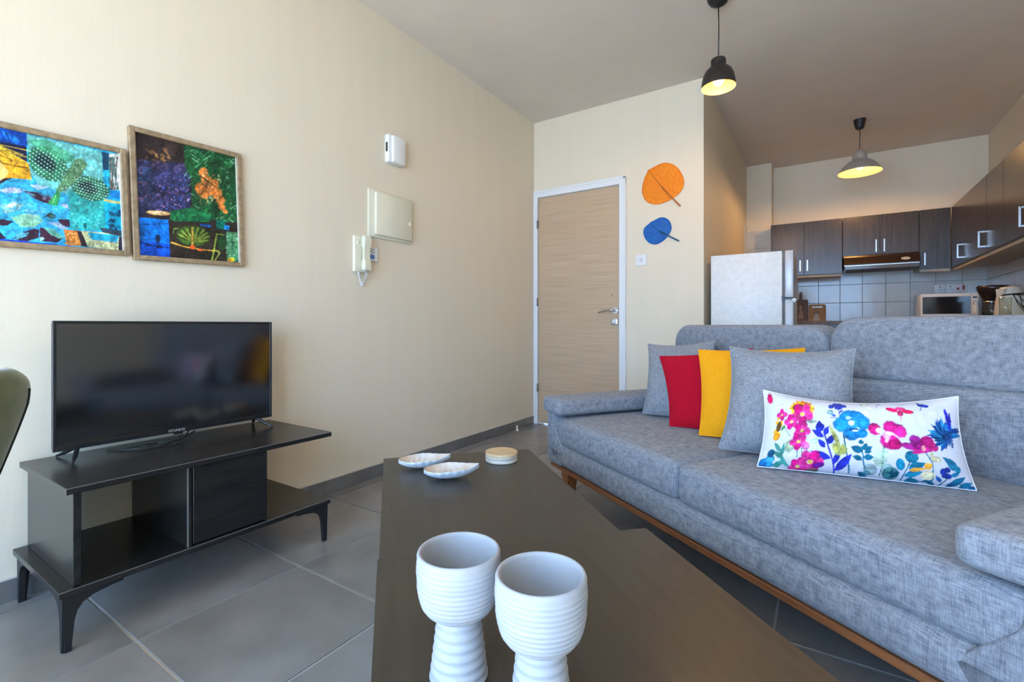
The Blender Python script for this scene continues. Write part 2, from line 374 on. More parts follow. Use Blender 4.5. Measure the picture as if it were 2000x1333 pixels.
# ------------------------------------------------------------------ things on the left wall
# canvases: pictures are drawn as flat prints; colours go onto a fine grid
def srgb(c): 
    c = np.asarray(c, float)/255.0
    return np.where(c <= .04045, c/12.92, ((c+.055)/1.055)**2.4)
class Canvas:
    def __init__(s, w, h, k, bgc):
        s.grow = 1.0; s.rimdark = .25; s.k = k; s.W, s.H = int(w*k), int(h*k); s.a = np.ones((s.H, s.W, 3))*np.array(bgc, float)
        s.yy, s.xx = np.mgrid[0:s.H, 0:s.W]; s.xx = s.xx/k; s.yy = s.yy/k
    def _blend(s, m, col, sl, alpha=1.0):
        m = (np.clip(m, 0, 1)*alpha)[..., None]; s.a[sl] = s.a[sl]*(1-m)+np.array(col, float)*m
    def _sl(s, x0, x1, y0, y1):
        k = s.k; f = lambda v, hi: int(min(max(v*k, 0), hi))
        return (slice(f(y0, s.H), f(y1, s.H)+1), slice(f(x0, s.W), f(x1, s.W)+1))
    def ell(s, cx, cy, rx, ry, rot, col, alpha=1, soft=.12, ragged=0):
        rx *= s.grow; ry *= s.grow; R = max(rx, ry)*1.3; sl = s._sl(cx-R, cx+R, cy-R, cy+R); x = s.xx[sl]-cx; y = s.yy[sl]-cy
        c, n = math.cos(math.radians(rot)), math.sin(math.radians(rot)); u = (x*c+y*n)/rx; v = (-x*n+y*c)/ry
        d = np.sqrt(u*u+v*v)
        if ragged: d = d*(1+ragged*np.sin(9*np.arctan2(v, u)+cx))
        shade = (1.10-s.rimdark*np.clip(d,0,1)**2)[...,None]
        s._blend((1-d)/soft, np.clip(np.array(col,float)*shade,0,255), sl, alpha)
    def poly(s, pts, col, alpha=1):
        p = np.array(pts, float); sl = s._sl(p[:,0].min(), p[:,0].max(), p[:,1].min(), p[:,1].max())
        x, y = s.xx[sl], s.yy[sl]; ins = np.zeros(x.shape, bool); n = len(p)
        for i in range(n):
            x1, y1 = p[i]; x2, y2 = p[(i+1) % n]
            if y1 == y2: continue
            c = ((y1 > y) != (y2 > y)) & (x < (x2-x1)*(y-y1)/(y2-y1)+x1); ins ^= c
        s._blend(ins.astype(float), col, sl, alpha)
    def line(s, pts, w, col, alpha=1):
        for (x1, y1), (x2, y2) in zip(pts, pts[1:]):
            sl = s._sl(min(x1,x2)-w, max(x1,x2)+w, min(y1,y2)-w, max(y1,y2)+w); x, y = s.xx[sl], s.yy[sl]
            L = max((x2-x1)**2+(y2-y1)**2, 1e-6); t = np.clip(((x-x1)*(x2-x1)+(y-y1)*(y2-y1))/L, 0, 1)
            d = np.hypot(x-x1-t*(x2-x1), y-y1-t*(y2-y1)); s._blend((w/2+.6-d)/1.2, col, sl, alpha)
    def leaf(s, x1, y1, x2, y2, w, col, alpha=1):
        w = w*s.grow; n = 12; a = np.array([x1,y1], float); b = np.array([x2,y2], float); d = b-a; q = np.array([-d[1], d[0]])/max(np.hypot(*d), 1e-6)
        up = [a+d*t+q*w/2*math.sin(PI*t**.8) for t in np.linspace(0,1,n)]; dn = [a+d*t-q*w/2*math.sin(PI*t**.8) for t in np.linspace(1,0,n)]
        s.poly(up+dn, col, alpha)
    def spots(s, x0, x1, y0, y1, n, r, cols, alpha=1, ar=1.0, rot=None):
        for _ in range(n):
            s.ell(random.uniform(x0,x1), random.uniform(y0,y1), random.uniform(*r)*ar, random.uniform(*r), random.uniform(0,180) if rot is None else rot+random.uniform(-12,12), random.choice(cols), alpha, .4)
    def mottle(s, amp, cells=(12,30,70,160)):
        """uneven tone of a photograph or of watercolour"""
        tot = np.zeros((s.H, s.W)); gx_ = np.linspace(0,1,s.W); gy_ = np.linspace(0,1,s.H)
        for k, n_ in enumerate(cells):
            g = np.random.rand(n_, n_); q = np.linspace(0,1,n_)
            r_ = np.array([np.interp(gx_, q, row) for row in g]); r_ = np.array([np.interp(gy_, q, r_[:,i]) for i in range(s.W)]).T
            tot += (r_-.5)*(1.0 if k < 3 else .8)
        f = 1+amp*tot; s.a = np.clip(s.a*f[...,None], 0, 255); return s
    def sample(s, x, y):
        ix = np.clip((np.abs(np.asarray(x))*s.k).astype(int), 0, s.W-1); iy = np.clip((np.asarray(y)*s.k).astype(int), 0, s.H-1)
        return srgb(s.a[iy, ix])
def homography(src, dst):
    A = []; b = []
    for (u, v), (x, y) in zip(src, dst):
        A += [[u,v,1,0,0,0,-u*x,-v*x],[0,0,0,u,v,1,-u*y,-v*y]]; b += [x, y]
    h = np.linalg.solve(np.array(A, float), np.array(b, float)); return np.append(h, 1).reshape(3,3)
def grid_mesh(name, P, cols, nu, nv):
    """P: (nv, nu, 3) points, cols: (nv, nu, 3) linear colours"""
    me = bpy.data.meshes.new(name); idx = np.arange(nu*nv).reshape(nv, nu)
    f = np.stack([idx[:-1,:-1], idx[:-1,1:], idx[1:,1:], idx[1:,:-1]], -1).reshape(-1,4)
    me.from_pydata(P.reshape(-1,3).tolist(), [], f.tolist())
    at = me.color_attributes.new('print', 'FLOAT_COLOR', 'POINT')
    c = np.concatenate([cols.reshape(-1,3), np.ones((nu*nv,1))], 1).astype(np.float32)
    at.data.foreach_set('color', c.ravel()); return me

def art_fish():
    c = Canvas(1284, 1333, .5, (30,170,215))
    c.poly([(-5,0),(340,0),(340,420),(-5,420)], (20,28,60))
    c.poly([(-5,60),(340,140),(340,270),(180,235),(60,230),(-5,200)], (6,70,170))
    for p in ((60,130,30,110),(130,150,18,90),(235,205,45,60),(10,120,40,60),(180,170,14,80)): c.ell(p[0],p[1],p[2],p[3],-25,(30,150,240),.75,.8)
    c.poly([(-5,190),(60,235),(190,330),(350,430),(380,610),(280,600),(120,585),(-5,640)], (224,160,40))
    c.poly([(-5,330),(60,380),(160,520),(120,570),(-5,630)], (235,200,110))
    for k in range(14): c.line([(random.uniform(-20,80),random.uniform(200,330)),(random.uniform(150,350),random.uniform(300,450))], random.uniform(4,11), random.choice([(150,110,20),(90,70,20),(240,200,70),(190,190,60)]), .8)
    c.line([(-5,290),(70,400),(100,430),(340,478)], 9, (50,35,15))
    c.spots(120,360,420,600,60,(3,9),[(240,140,20),(190,110,20),(250,190,60),(120,80,30)],.7,1.6)
    c.poly([(-5,640),(120,570),(360,590),(420,640),(600,690),(720,700),(720,1230),(-5,1180)], (55,170,215))
    c.poly([(-5,650),(110,575),(200,570),(120,605),(60,640)], (60,35,45))
    # pale fish bodies and dark gaps
    for q, col in (([(60,690),(180,660),(300,690),(260,720),(120,720)],(205,205,235)), ([(350,640),(480,640),(540,670),(430,690)],(195,215,240)), ([(260,680),(330,700),(460,720),(560,760),(540,830),(470,810),(370,760)],(66,25,45)),
        ([(80,910),(110,850),(190,800),(290,830),(240,890),(120,920)],(150,195,190)), ([(120,850),(180,800),(230,830),(180,860)],(235,240,245)), ([(160,960),(300,920),(430,940),(470,1000),(380,1060),(250,1050)],(150,205,160)),
        ([(20,1010),(70,975),(150,990),(190,1000),(120,1040),(40,1040)],(58,22,40)), ([(-5,1050),(60,1110),(110,1170),(-5,1180)],(45,22,40)), ([(170,1170),(260,1110),(380,1070),(430,1080),(420,1160),(300,1200)],(62,30,46)),
        ([(440,1060),(560,1080),(660,1160),(600,1210),(430,1190)],(70,26,46)), ([(470,1060),(560,1070),(670,1160),(620,1170),(540,1130)],(110,190,165)), ([(610,980),(720,980),(725,1060),(650,1040)],(64,22,42)),
        ([(510,1010),(620,1010),(700,1070),(660,1080)],(180,190,225)), ([(640,820),(710,830),(715,880),(670,860)],(190,190,225)), ([(190,1180),(220,1110),(330,1110),(300,1150)],(95,185,205)), ([(430,1170),(450,1150),(480,1170),(440,1195)],(160,215,235))): c.poly(q, col, .92)
    c.ell(550,945,48,24,10,(70,60,40)); c.line([(470,970),(560,900)],8,(60,60,50))
    c.spots(0,600,680,1000,80,(5,22),[(110,205,235),(160,225,240),(30,140,190),(200,220,240),(90,200,190)],.4,2.4,15)
    c.poly([(-5,1165),(400,1205),(725,1240),(725,1290),(-5,1215)], (15,75,215)); c.poly([(725,1245),(1230,1290),(1230,1333),(725,1290)], (20,150,190))
    # teal panel
    c.poly([(340,150),(700,235),(1045,320),(1055,720),(720,740),(600,690),(430,640),(365,520)], (110,190,185))
    c.spots(360,1040,180,520,160,(6,26),[(140,205,200),(90,180,175),(160,215,205),(80,170,165)],.45)
    c.poly([(715,700),(1058,700),(1060,1090),(730,1075)], (50,170,165))
    c.spots(730,1050,800,1080,200,(4,16),[(90,195,185),(40,150,150),(20,120,130),(130,205,195)],.5); c.ell(870,1040,16,30,0,(20,90,95))
    # two wide spotted fins and the body of the fish
    def fin(cx, cy, rx, ry, rot, a0):
        c.ell(cx,cy,rx,ry,rot,(30,105,72)); c.ell(cx,cy,rx*.92,ry*.88,rot,(48,128,92))
        co, si = math.cos(math.radians(rot)), math.sin(math.radians(rot))
        c.ell(cx-.15*rx*co, cy-.15*rx*si, rx*.66, ry*.60, rot, (14,34,40), .92, .45)
        for i in range(13):          # rows of pale spots, curved like the fin
            for j in range(9):
                v = -.86+j*.215; u = -.9+i*.15+.14*v*v+.07*(j%2)
                if u*u+v*v < .84: c.ell(cx+u*rx*co-v*ry*si, cy+u*rx*si+v*ry*co, 13, 8, rot-25*v, (185,235,212), .92, .5)
    fin(530,440,225,150,38,0); fin(930,680,190,120,18,1)
    c.poly([(350,210),(520,200),(740,330),(800,400),(700,440),(560,330),(420,280)], (70,160,110), .7)
    c.poly([(790,400),(850,385),(905,450),(840,560),(720,670),(640,720),(600,700),(660,600)], (95,140,95))
    c.spots(650,880,400,700,170,(4,9),[(30,70,55),(180,215,190),(60,110,80)],.85)
    c.poly([(610,700),(650,730),(610,850),(515,830),(560,770)], (50,150,85)); c.line([(600,740),(560,830)],6,(130,200,130))
    # right-hand collage
    c.poly([(1045,322),(1115,340),(1105,500),(1055,505)], (25,65,95)); c.poly([(1110,338),(1215,350),(1212,700),(1120,690)], (190,190,180))
    for k in range(14): c.line([(random.uniform(1110,1210),380),(random.uniform(1100,1200),690)], 8, random.choice([(100,70,60),(225,215,210),(60,60,60),(40,130,130)]), .8)
    c.poly([(1115,700),(1215,705),(1215,790),(1125,775)], (20,130,200)); c.poly([(1060,780),(1215,810),(1215,835),(1060,805)], (200,190,110))
    c.poly([(1060,810),(1220,835),(1222,1090),(1060,1070)], (10,175,215)); c.spots(1110,1220,900,1080,16,(8,24),[(25,60,90),(10,120,160)],.8,2)
    c.poly([(665,1080),(790,1090),(830,1240),(690,1235)], (200,120,50)); c.spots(670,820,1090,1230,50,(4,12),[(230,170,90),(150,80,40),(240,190,130)],.7)
    c.poly([(790,1090),(860,1100),(885,1250),(830,1245)], (50,35,45)); c.poly([(830,1090),(1190,1125),(1190,1290),(890,1250)], (195,200,150)); c.poly([(890,1110),(1190,1135),(1170,1210),(930,1180)], (30,175,215))
    c.spots(900,1200,1180,1290,80,(3,9),[(120,130,90),(220,210,170),(90,90,80)],.7); c.poly([(1000,1060),(1222,1090),(1222,1150),(1040,1110)], (50,40,50), .8); c.poly([(1190,1150),(1224,1150),(1228,1290),(1180,1290)], (45,35,50))
    return c.mottle(.34)
def art_coral():
    c = Canvas(1103, 1333, .5, (52,40,40))
    c.spots(180,390,230,390,26,(6,24),[(150,105,60),(110,80,60),(190,140,80)],.6,1.8,40)
    c.poly([(105,320),(570,370),(585,700),(570,860),(400,800),(120,830)], (38,42,70))
    for (x,y,r) in ((160,360,60),(170,420,60),(310,390,80),(500,420,75),(520,500,65),(380,500,95),(310,530,80),(160,570,80),(500,580,85),(400,600,90),(250,680,90),(150,700,60),(430,680,100),(520,680,70),(340,740,90),(470,740,80)):
        c.ell(x,y,r,r*.75,10,random.choice([(95,75,115),(70,70,120),(110,80,110),(50,60,105)]),.95,.25); c.ell(x+6,y+10,r*.86,r*.62,10,(44,44,74),.85,.3)
        c.spots(x-r*.7,x+r*.7,y-r*.4,y+r*.5,10,(5,13),[(140,100,150),(90,110,180),(60,90,160)],.6)
    c.spots(280,560,560,790,90,(4,14),[(150,110,180),(80,110,210),(190,140,190),(40,70,150)],.7); c.spots(110,240,340,740,40,(5,18),[(40,80,120),(30,60,90)],.6,2,10)
    # foliage
    c.poly([(518,195),(980,320),(990,900),(700,870),(590,740),(590,520),(525,380)], (28,80,45))
    for k in range(330):
        x, y = random.uniform(525,985), random.uniform(215,880); a = random.choice([-35,-30,35,20,-60]); l = random.uniform(15,70)
        c.line([(x,y),(x+l*math.cos(math.radians(a)),y+l*math.sin(math.radians(a)))], random.uniform(2,7), random.choice([(20,110,55),(90,170,110),(12,45,28),(150,200,160),(50,140,60),(10,60,50)]), .8)
    c.poly([(400,790),(600,760),(760,840),(720,900),(480,900),(400,860)], (24,105,60)); c.spots(410,740,780,890,60,(5,18),[(40,140,70),(15,70,45),(20,120,100)],.6)
    # orange autumn-leaf shape
    for p in ((690,450,45,55,0),(720,520,60,50,30),(780,560,50,60,20),(660,590,50,60,-20),(740,610,80,50,20),(700,650,40,40,0),(810,640,50,60,10),(840,700,45,45,0),(850,760,40,30,40),(880,800,28,22,30)):
        c.ell(*p, (232,135,60), .95, .25, .06)
    c.spots(640,850,440,740,60,(5,16),[(250,190,130),(240,150,80),(190,80,30),(255,215,160)],.7); c.line([(665,480),(800,580)],10,(60,50,30))
    c.ell(298,805,115,22,6,(250,190,120)); c.ell(285,800,70,11,6,(255,220,180),.8)
    c.poly([(130,838),(385,870),(400,1205),(140,1180)], (8,120,225)); c.poly([(130,1050),(395,1090),(400,1205),(140,1180)], (10,85,215))
    c.line([(130,905),(250,905),(390,900)],6,(20,50,110)); c.line([(135,1060),(230,1090),(390,1120)],8,(15,35,90)); c.ell(292,1035,24,42,0,(25,55,90)); c.ell(310,1110,34,12,10,(15,35,80)); c.ell(215,1090,26,10,10,(15,35,80))
    # green segmented shell with orange stems
    c.poly([(400,880),(990,900),(990,1255),(405,1205)], (50,42,36))
    c.ell(600,1015,155,95,8,(70,105,40)); 
    for k in range(9):
        a = math.radians(-170+k*22); c.line([(600,1070),(600+150*math.cos(a),1030+100*math.sin(a))], 9, (34,40,28)); a += .19; c.line([(600,1070),(600+130*math.cos(a),1030+85*math.sin(a))], 16, (150,165,60), .7)
    c.line([(425,990),(430,950),(470,945)],9,(110,150,60)); c.line([(410,1070),(520,1110),(680,1140),(820,1155)],13,(205,150,60)); c.line([(590,940),(592,1110)],12,(210,150,60)); c.ell(595,1115,26,22,0,(250,95,35)); c.ell(660,1140,30,12,5,(250,110,50))
    c.line([(805,1000),(770,1200),(760,1235)],14,(140,165,60)); c.line([(800,1000),(870,1010)],11,(130,160,60)); c.line([(800,1150),(830,1170),(790,1235)],9,(150,170,70)); c.ell(850,1080,45,70,0,(30,75,40),.8)
    c.poly([(660,905),(760,920),(750,940),(660,925)],(20,90,170)); c.poly([(800,880),(880,880),(880,960),(800,950)],(10,100,80)); c.poly([(870,920),(920,930),(910,970),(870,960)],(30,120,190))
    c.poly([(885,980),(990,990),(995,1255),(895,1245)], (70,130,90)); c.spots(890,990,990,1230,60,(6,20),[(150,185,160),(50,110,70),(100,160,110)],.6); c.ell(930,1235,34,24,0,(215,190,50)); c.ell(915,1240,12,12,0,(220,110,40))
    return c.mottle(.45)
def framed(name, label, yc, zc, w, h, rot, art, quad, nu, nv):
    t = thing(name, label, 'picture', (XL, yc, zc-h/2)); t.rotation_euler = (-math.radians(rot), 0, 0)
    t.rotation_euler = (math.radians(rot), 0, 0)
    F = .019; D = .022
    for lim in ((.0,D,-w/2,-w/2+F,0,h), (0,D,w/2-F,w/2,0,h), (0,D-.0004,-w/2+F,w/2-F,0,F), (0,D-.0004,-w/2+F,w/2-F,h-F,h)):
        box('frame_rail', lim, MT['frame'], t, bev=.0025, seg=1)
    for lim in ((.004,D-.006,-w/2+F,-w/2+F+.0025,F,h-F), (.004,D-.006,w/2-F-.0025,w/2-F,F,h-F)): box('frame_lining', lim, MT['framepale'], t)
    uu, vv = np.meshgrid(np.linspace(0,1,nu), np.linspace(0,1,nv)); iw, ih = w-2*F, h-2*F
    P = np.stack([np.full(uu.shape, .010), -iw/2+uu*iw, F+vv*ih], -1)
    Hm = homography([(0,1),(1,1),(1,0),(0,0)], quad); q = np.stack([uu, vv, np.ones(uu.shape)], -1)@Hm.T
    cols = art.sample(q[...,0]/q[...,2], q[...,1]/q[...,2])
    o = obj('art_print', grid_mesh('art_print', P, cols, nu, nv), printed(name+'_paper', .3, coat=.15), t)
    box('backing', (.001,.008,-iw/2,iw/2,F,h-F), MT['framepale'], t)
    return t
# the landscape picture reaches out of the photo on its left side: 0.50 x 0.40 m, quad in the drawing's own units
Lq = [(-640,-80),(1210,345),(1228,1290),(-640,1135)]
framed('framed_picture', 'wide framed collage of spotted fish and turquoise water on left wall', .461, 1.342, .50, .398, 1.9, art_fish(), Lq, 280, 200)
framed('framed_picture', 'upright framed collage of purple coral and orange leaves on left wall', .927, 1.399, .412, .505, 1.9, art_coral(), [(92,80),(972,318),(1000,1262),(128,1180)], 200, 240)

# white detector box high on the wall
d = thing('alarm_sounder', 'white box sounder with dark slot, highest device on the left wall', 'alarm box', (XL, 2.03, 1.87))
box('body', (0,.036,-.062,.062,0,.165), MT['whiteplastic'], d, bev=.004, seg=2)
box('cover', (.030,.052,-.038,.060,.003,.162), MT['whiteplastic'], d, bev=.005, seg=2)
box('slot', (.010,.026,-.0630,-.060,.062,.118), MT['black'], d)
# fuse box
f = thing('fuse_box', 'cream square fuse box cover below the white sounder', 'fuse box', (XL, 2.008, 1.405))
box('back_plate', (0,.012,-.170,.170,0,.278), MT['cream'], f, bev=.003, seg=2)
dr = box('cover_door', (.012,.030,-.128,.158,.016,.264), MT['cream'], f, bev=.004, seg=2)
obj('finger_notch', lathe([(0,.003),(.010,.003),(.012,0)],20), MT['cream'], dr, True, loc=(.030,.140,.120), rot=(0,PI/2,0))
for z in (.03,.245): obj('screw', lathe([(0,.0015),(.004,.001),(.004,0)],12), MT['whiteplastic'], f, loc=(.012,-.150,z), rot=(0,PI/2,0))
# intercom handset with coiled cord
ic = thing('intercom_phone', 'cream intercom handset with coiled cord below the fuse box', 'intercom', (XL, 1.778, 1.19))
box('base', (0,.022,-.045,.045,0,.205), MT['cream'], ic, bev=.005, seg=2)
hs = obj('handset', bmesh.new(), MT['cream'], ic)
prof = [(.022,.015),(.050,.010),(.055,.030),(.052,.060),(.044,.075),(.044,.135),(.052,.150),(.055,.185),(.048,.208),(.022,.205),(.022,.150),(.030,.135),(.030,.075),(.022,.060)]
t_ = bmesh.new(); lo = [t_.verts.new((x,.000,z)) for x,z in prof]; hi = [t_.verts.new((x,.046,z)) for x,z in prof]; t_.faces.new(lo); t_.faces.new(hi)
for i in range(len(prof)): t_.faces.new((lo[i],lo[(i+1)%len(prof)],hi[(i+1)%len(prof)],hi[i]))
bmesh.ops.recalc_face_normals(t_, faces=t_.faces[:]); bmesh.ops.bevel(t_, geom=[e for e in t_.edges if len(e.link_faces)==2 and e.calc_face_angle(0)>.4], offset=.003, segments=2, affect='EDGES'); t_.to_mesh(hs.data); t_.free(); autosmooth(hs)
obj('hook_button', lathe([(0,.005),(.010,.005),(.012,0)],20), MT['cream'], ic, True, loc=(.022,-.022,.165), rot=(0,PI/2,0))
coil = []
ctr = bez([(.025,.022,.012),(.030,.030,-.015),(.028,.012,-.045),(.024,.006,-.075),(.020,.000,-.060),(.018,-.010,-.02),(.014,-.015,.004)],14)
for i, p in enumerate(ctr): coil.append(p+Vector((.004*math.cos(i*1.6), .0075*math.sin(i*1.6), .003*math.cos(i*1.6))))
obj('coiled_cord', tube(coil, .0024, 6), MT['whiteplastic'], ic, True)
kp = thing('alarm_keypad', 'small white alarm keypad with blue display beside intercom handset', 'keypad', (XL, 1.872, 1.264))
box('body', (0,.014,-.033,.033,0,.078), MT['whiteplastic'], kp, bev=.003, seg=2)
box('display', (.0135,.0148,-.026,.006,.012,.036), MT['grey_lcd'], kp)
for i in range(3):
    for j in range(4): box('key', (.0135,.0155,-.024+i*.012,-.016+i*.012,.043+j*.008,.0485+j*.008), MT['gasket'] if (i+j)%2 else MT['white'], kp)

# ------------------------------------------------------------------ TV bench, TV
def leg_mesh(name, Hh, L=.135, th=.015):
    """corner leg: tapering foot with an arched bracket along both sides; corner at the origin, arms along +x and +y"""
    prof = [(.006,0),(0,Hh),(L,Hh),(L,Hh-.008),(L-.03,Hh-.011),(.066,Hh-.018),(.044,Hh-.029),(.032,Hh-.046),(.026,Hh-.070),(.019,0)]
    bm = prism(prof, th, 'y'); t = bmesh.new(); lo = [t.verts.new((0.0004,a,b)) for a,b in prof]; hi = [t.verts.new((th-.0004,a,b)) for a,b in prof]
    t.faces.new(lo); t.faces.new(hi); n = len(prof)
    for i in range(n): t.faces.new((lo[i],lo[(i+1)%n],hi[(i+1)%n],hi[i]))
    join(bm, t); bmesh.ops.recalc_face_normals(bm, faces=bm.faces[:])
    me = bpy.data.meshes.new(name); bm.to_mesh(me); bm.free(); me.materials.append(MT['blackmatt']); return me
def legs(parent, x0, x1, y0, y1, Hh):
    me = leg_mesh('leg', Hh)
    for x, y, r in ((x0,y0,0),(x1,y0,PI/2),(x1,y1,PI),(x0,y1,-PI/2)):
        o = bpy.data.objects.new('leg', me); link(o, parent); o.location = (x,y,0); o.rotation_euler = (0,0,r)
tb = thing('tv_bench', 'black low tv bench with open compartment and thin arched legs', 'tv bench', (-1.945, .82, 0))
# local: x towards the room, y along the wall
box('lower_board', (-.235,.235,-.420,.418,.152,.170), MT['darkwood'], tb, bev=.001, seg=1)
box('top_board', (-.235,.235,-.405,.424,.429,.447), MT['darkwood'], tb, bev=.001, seg=1)
box('side_panel', (-.225,.222,-.388,-.370,.170,.429), MT['darkwood'], tb, bev=.001, seg=1)
box('divider_panel', (-.225,.222,-.108,-.094,.170,.429), MT['darkwood'], tb, bev=.001, seg=1)
box('side_panel', (-.225,.204,.140,.156,.170,.429), MT['darkwood'], tb, bev=.001, seg=1)
box('back_panel', (-.232,-.225,-.094,.156,.170,.429), MT['darkwood'], tb)
box('cupboard_door', (.206,.222,-.090,.157,.173,.426), MT['darkwood'], tb, bev=.0012, seg=1)
for nm, lim in (('edge_strip',(.2345,.2355,-.405,.424,.4455,.4473)), ('edge_strip',(.2345,.2355,-.420,.418,.1685,.1703)), ('edge_strip',(.2215,.2225,-.108,-.104,.17,.429))): box(nm, lim, MT['edge'], tb)
legs(tb, -.228, .228, -.412, .410, .152)

tv = thing('television', 'flat black television on slim feet standing on tv bench', 'television', (-2.065, .828, .447))
W_, z0, z1 = .722, .035, .458
box('housing', (-.030,-.004,-W_/2+.004,W_/2-.004,z0+.004,z1-.004), MT['black'], tv, bev=.004, seg=2)
box('rear_bulge', (-.060,-.030,-.24,.24,z0+.01,z1-.12), MT['black'], tv, bev=.012, seg=2)
for lim in ((-.004,.006,-W_/2,-W_/2+.009,z0,z1), (-.004,.006,W_/2-.009,W_/2,z0,z1), (-.004,.0058,-W_/2+.009,W_/2-.009,z1-.009,z1), (-.004,.0058,-W_/2+.009,W_/2-.009,z0,z0+.017)):
    box('bezel', lim, MT['black'], tv, bev=.0012, seg=1)
box('screen', (-.004,.0035,-W_/2+.009,W_/2-.009,z0+.017,z1-.009), MT['screen'], tv)
lg = obj('logo', text_mesh('HYUNDAI', .0125), mat('pale_logo',(.55,.50,.46),.4), tv, loc=(.0062,-.012,z0+.0085), rot=(PI/2,0,PI/2))
for s in (-1,1):
    ft = bmesh.new(); yy = s*.295
    for xs in (1,-1):
        p = bez([(0,0,.040),(.010*xs,s*.004,.037),(.045*xs,s*.018,.020),(.080*xs,s*.034,.004)],5)
        tube(p, [.007]*(len(p)-4)+[.006,.005,.0045,.004], 8, ft)
    o = obj('foot', ft, MT['black'], tv, True, loc=(-.012,yy,0)); o.scale = (1,1,1)
box('standby_sensor', (-.004,.006,-.022,.010,z0-.008,z0), MT['black'], tv, bev=.002, seg=1)
# cables lying on the bench behind the set
cb = thing('cable_bundle', 'thin black cables tangled on the bench under the television', 'cables', (-2.09, .78, .447))
for q in ([(.02,-.14,.004),(.04,-.06,.012),(.03,0,.005),(.05,.05,.016),(.0,.09,.030)], [(-.02,-.16,.004),(.05,-.10,.004),(.07,-.02,.004),(.02,.06,.018)], [(.01,-.05,.004),(.055,.0,.010),(.03,.05,.006),(-.02,.12,.02)]):
    obj('cable', tube(bez(q,8), .0025, 6), MT['black'], cb, True)
hg = tube(bez([(-2.185,.60,.43),(-2.178,.605,.40),(-2.176,.625,.372),(-2.176,.650,.366),(-2.178,.672,.380),(-2.185,.68,.43)],10), .0032, 8)
tag(obj('hanging_cable', hg, MT['black'], None, True), 'loop of black cable hanging against wall inside open bench compartment', 'cable')

# ------------------------------------------------------------------ coffee table (rotated), two levels
TA = math.radians(-42.4)
ct = thing('coffee_table', 'long dark brown coffee table with raised near section beside the sofa', 'coffee table', (-1.26, 1.524, 0), TA)
# local: x runs towards the camera, y across
box('lower_top', (0, 1.05, -.30,.30, .338,.360), MT['tablewood'], ct, bev=.0012, seg=1)
box('raised_top', (.966, 1.56, -.30,.30, .398,.420), MT['tablewood_reflect'], ct, bev=.0012, seg=1)
box('side_panel', (.10,1.50,-.262,-.246,.152,.338), MT['darkwood'], ct)
box('side_panel', (.10,1.50,.246,.262,.152,.338), MT['darkwood'], ct)
box('riser', (1.03,1.048,-.26,.26,.360,.398), MT['darkwood'], ct)
box('riser', (1.05,1.50,-.262,-.246,.338,.398), MT['darkwood'], ct); box('riser', (1.05,1.50,.246,.262,.338,.398), MT['darkwood'], ct)
box('end_panel', (.10,.116,-.246,.246,.152,.338), MT['darkwood'], ct); box('end_panel', (1.484,1.50,-.246,.246,.152,.398), MT['darkwood'], ct)
box('lower_board', (.08,1.52,-.275,.275,.134,.152), MT['darkwood'], ct)
legs(ct, .09, 1.51, -.27, .27, .134)

def goblet(label, x, y):
    g = thing('goblet', label, 'goblet', (x, y, .420), random.uniform(0,3), 'white ribbed goblets on the coffee table')
    pr = [(0,.0),(.036,.0),(.0385,.003)]
    def ripple(z, per): return .0011*math.sin(2*PI*z/per)
    for i in range(66):
        z = .004+i*.0012; f = i/65
        pr.append((.0385-.0095*f**.9+.0009*math.sin(2*PI*z/.0125), z))
    bowl = [(.029,.083),(.036,.087),(.0445,.094),(.0505,.103),(.0535,.113),(.0550,.125),(.0560,.140),(.0560,.160)]
    bz = []
    for (r1,a),(r2,b) in zip(bowl, bowl[1:]):
        nn = max(1,int(math.hypot(r2-r1,b-a)/.0011))
        for k in range(nn): t = k/nn; bz.append((r1+(r2-r1)*t, a+(b-a)*t))
    bz.append(bowl[-1])
    pr += [(r+.00042*math.sin(2*PI*z/.0062)+.0003*math.sin(2*PI*z/.0235), z) for r,z in bz]
    pr += [(.0558,.1655),(.0545,.1690),(.0525,.1700),(.0505,.1688),(.0495,.1650),(.0490,.150),(.0475,.125),(.042,.108),(.030,.098),(0,.095)]
    # stem ends and the bowl begins where the profile pinches in
    k = next(i for i,(r,z) in enumerate(pr) if z >= .083)
    obj('stem', lathe(pr[:k+1]+[(0,.0835)],64), MT['ceramic'], g, True); obj('bowl', lathe([(0,.0830)]+pr[k:],64), MT['ceramic'], g, True)
    return g
goblet('white ribbed ceramic goblet standing farther from camera, left of the pair', -.409, .495)
goblet('white ribbed ceramic goblet standing nearer camera, right of the pair', -.287, .503)

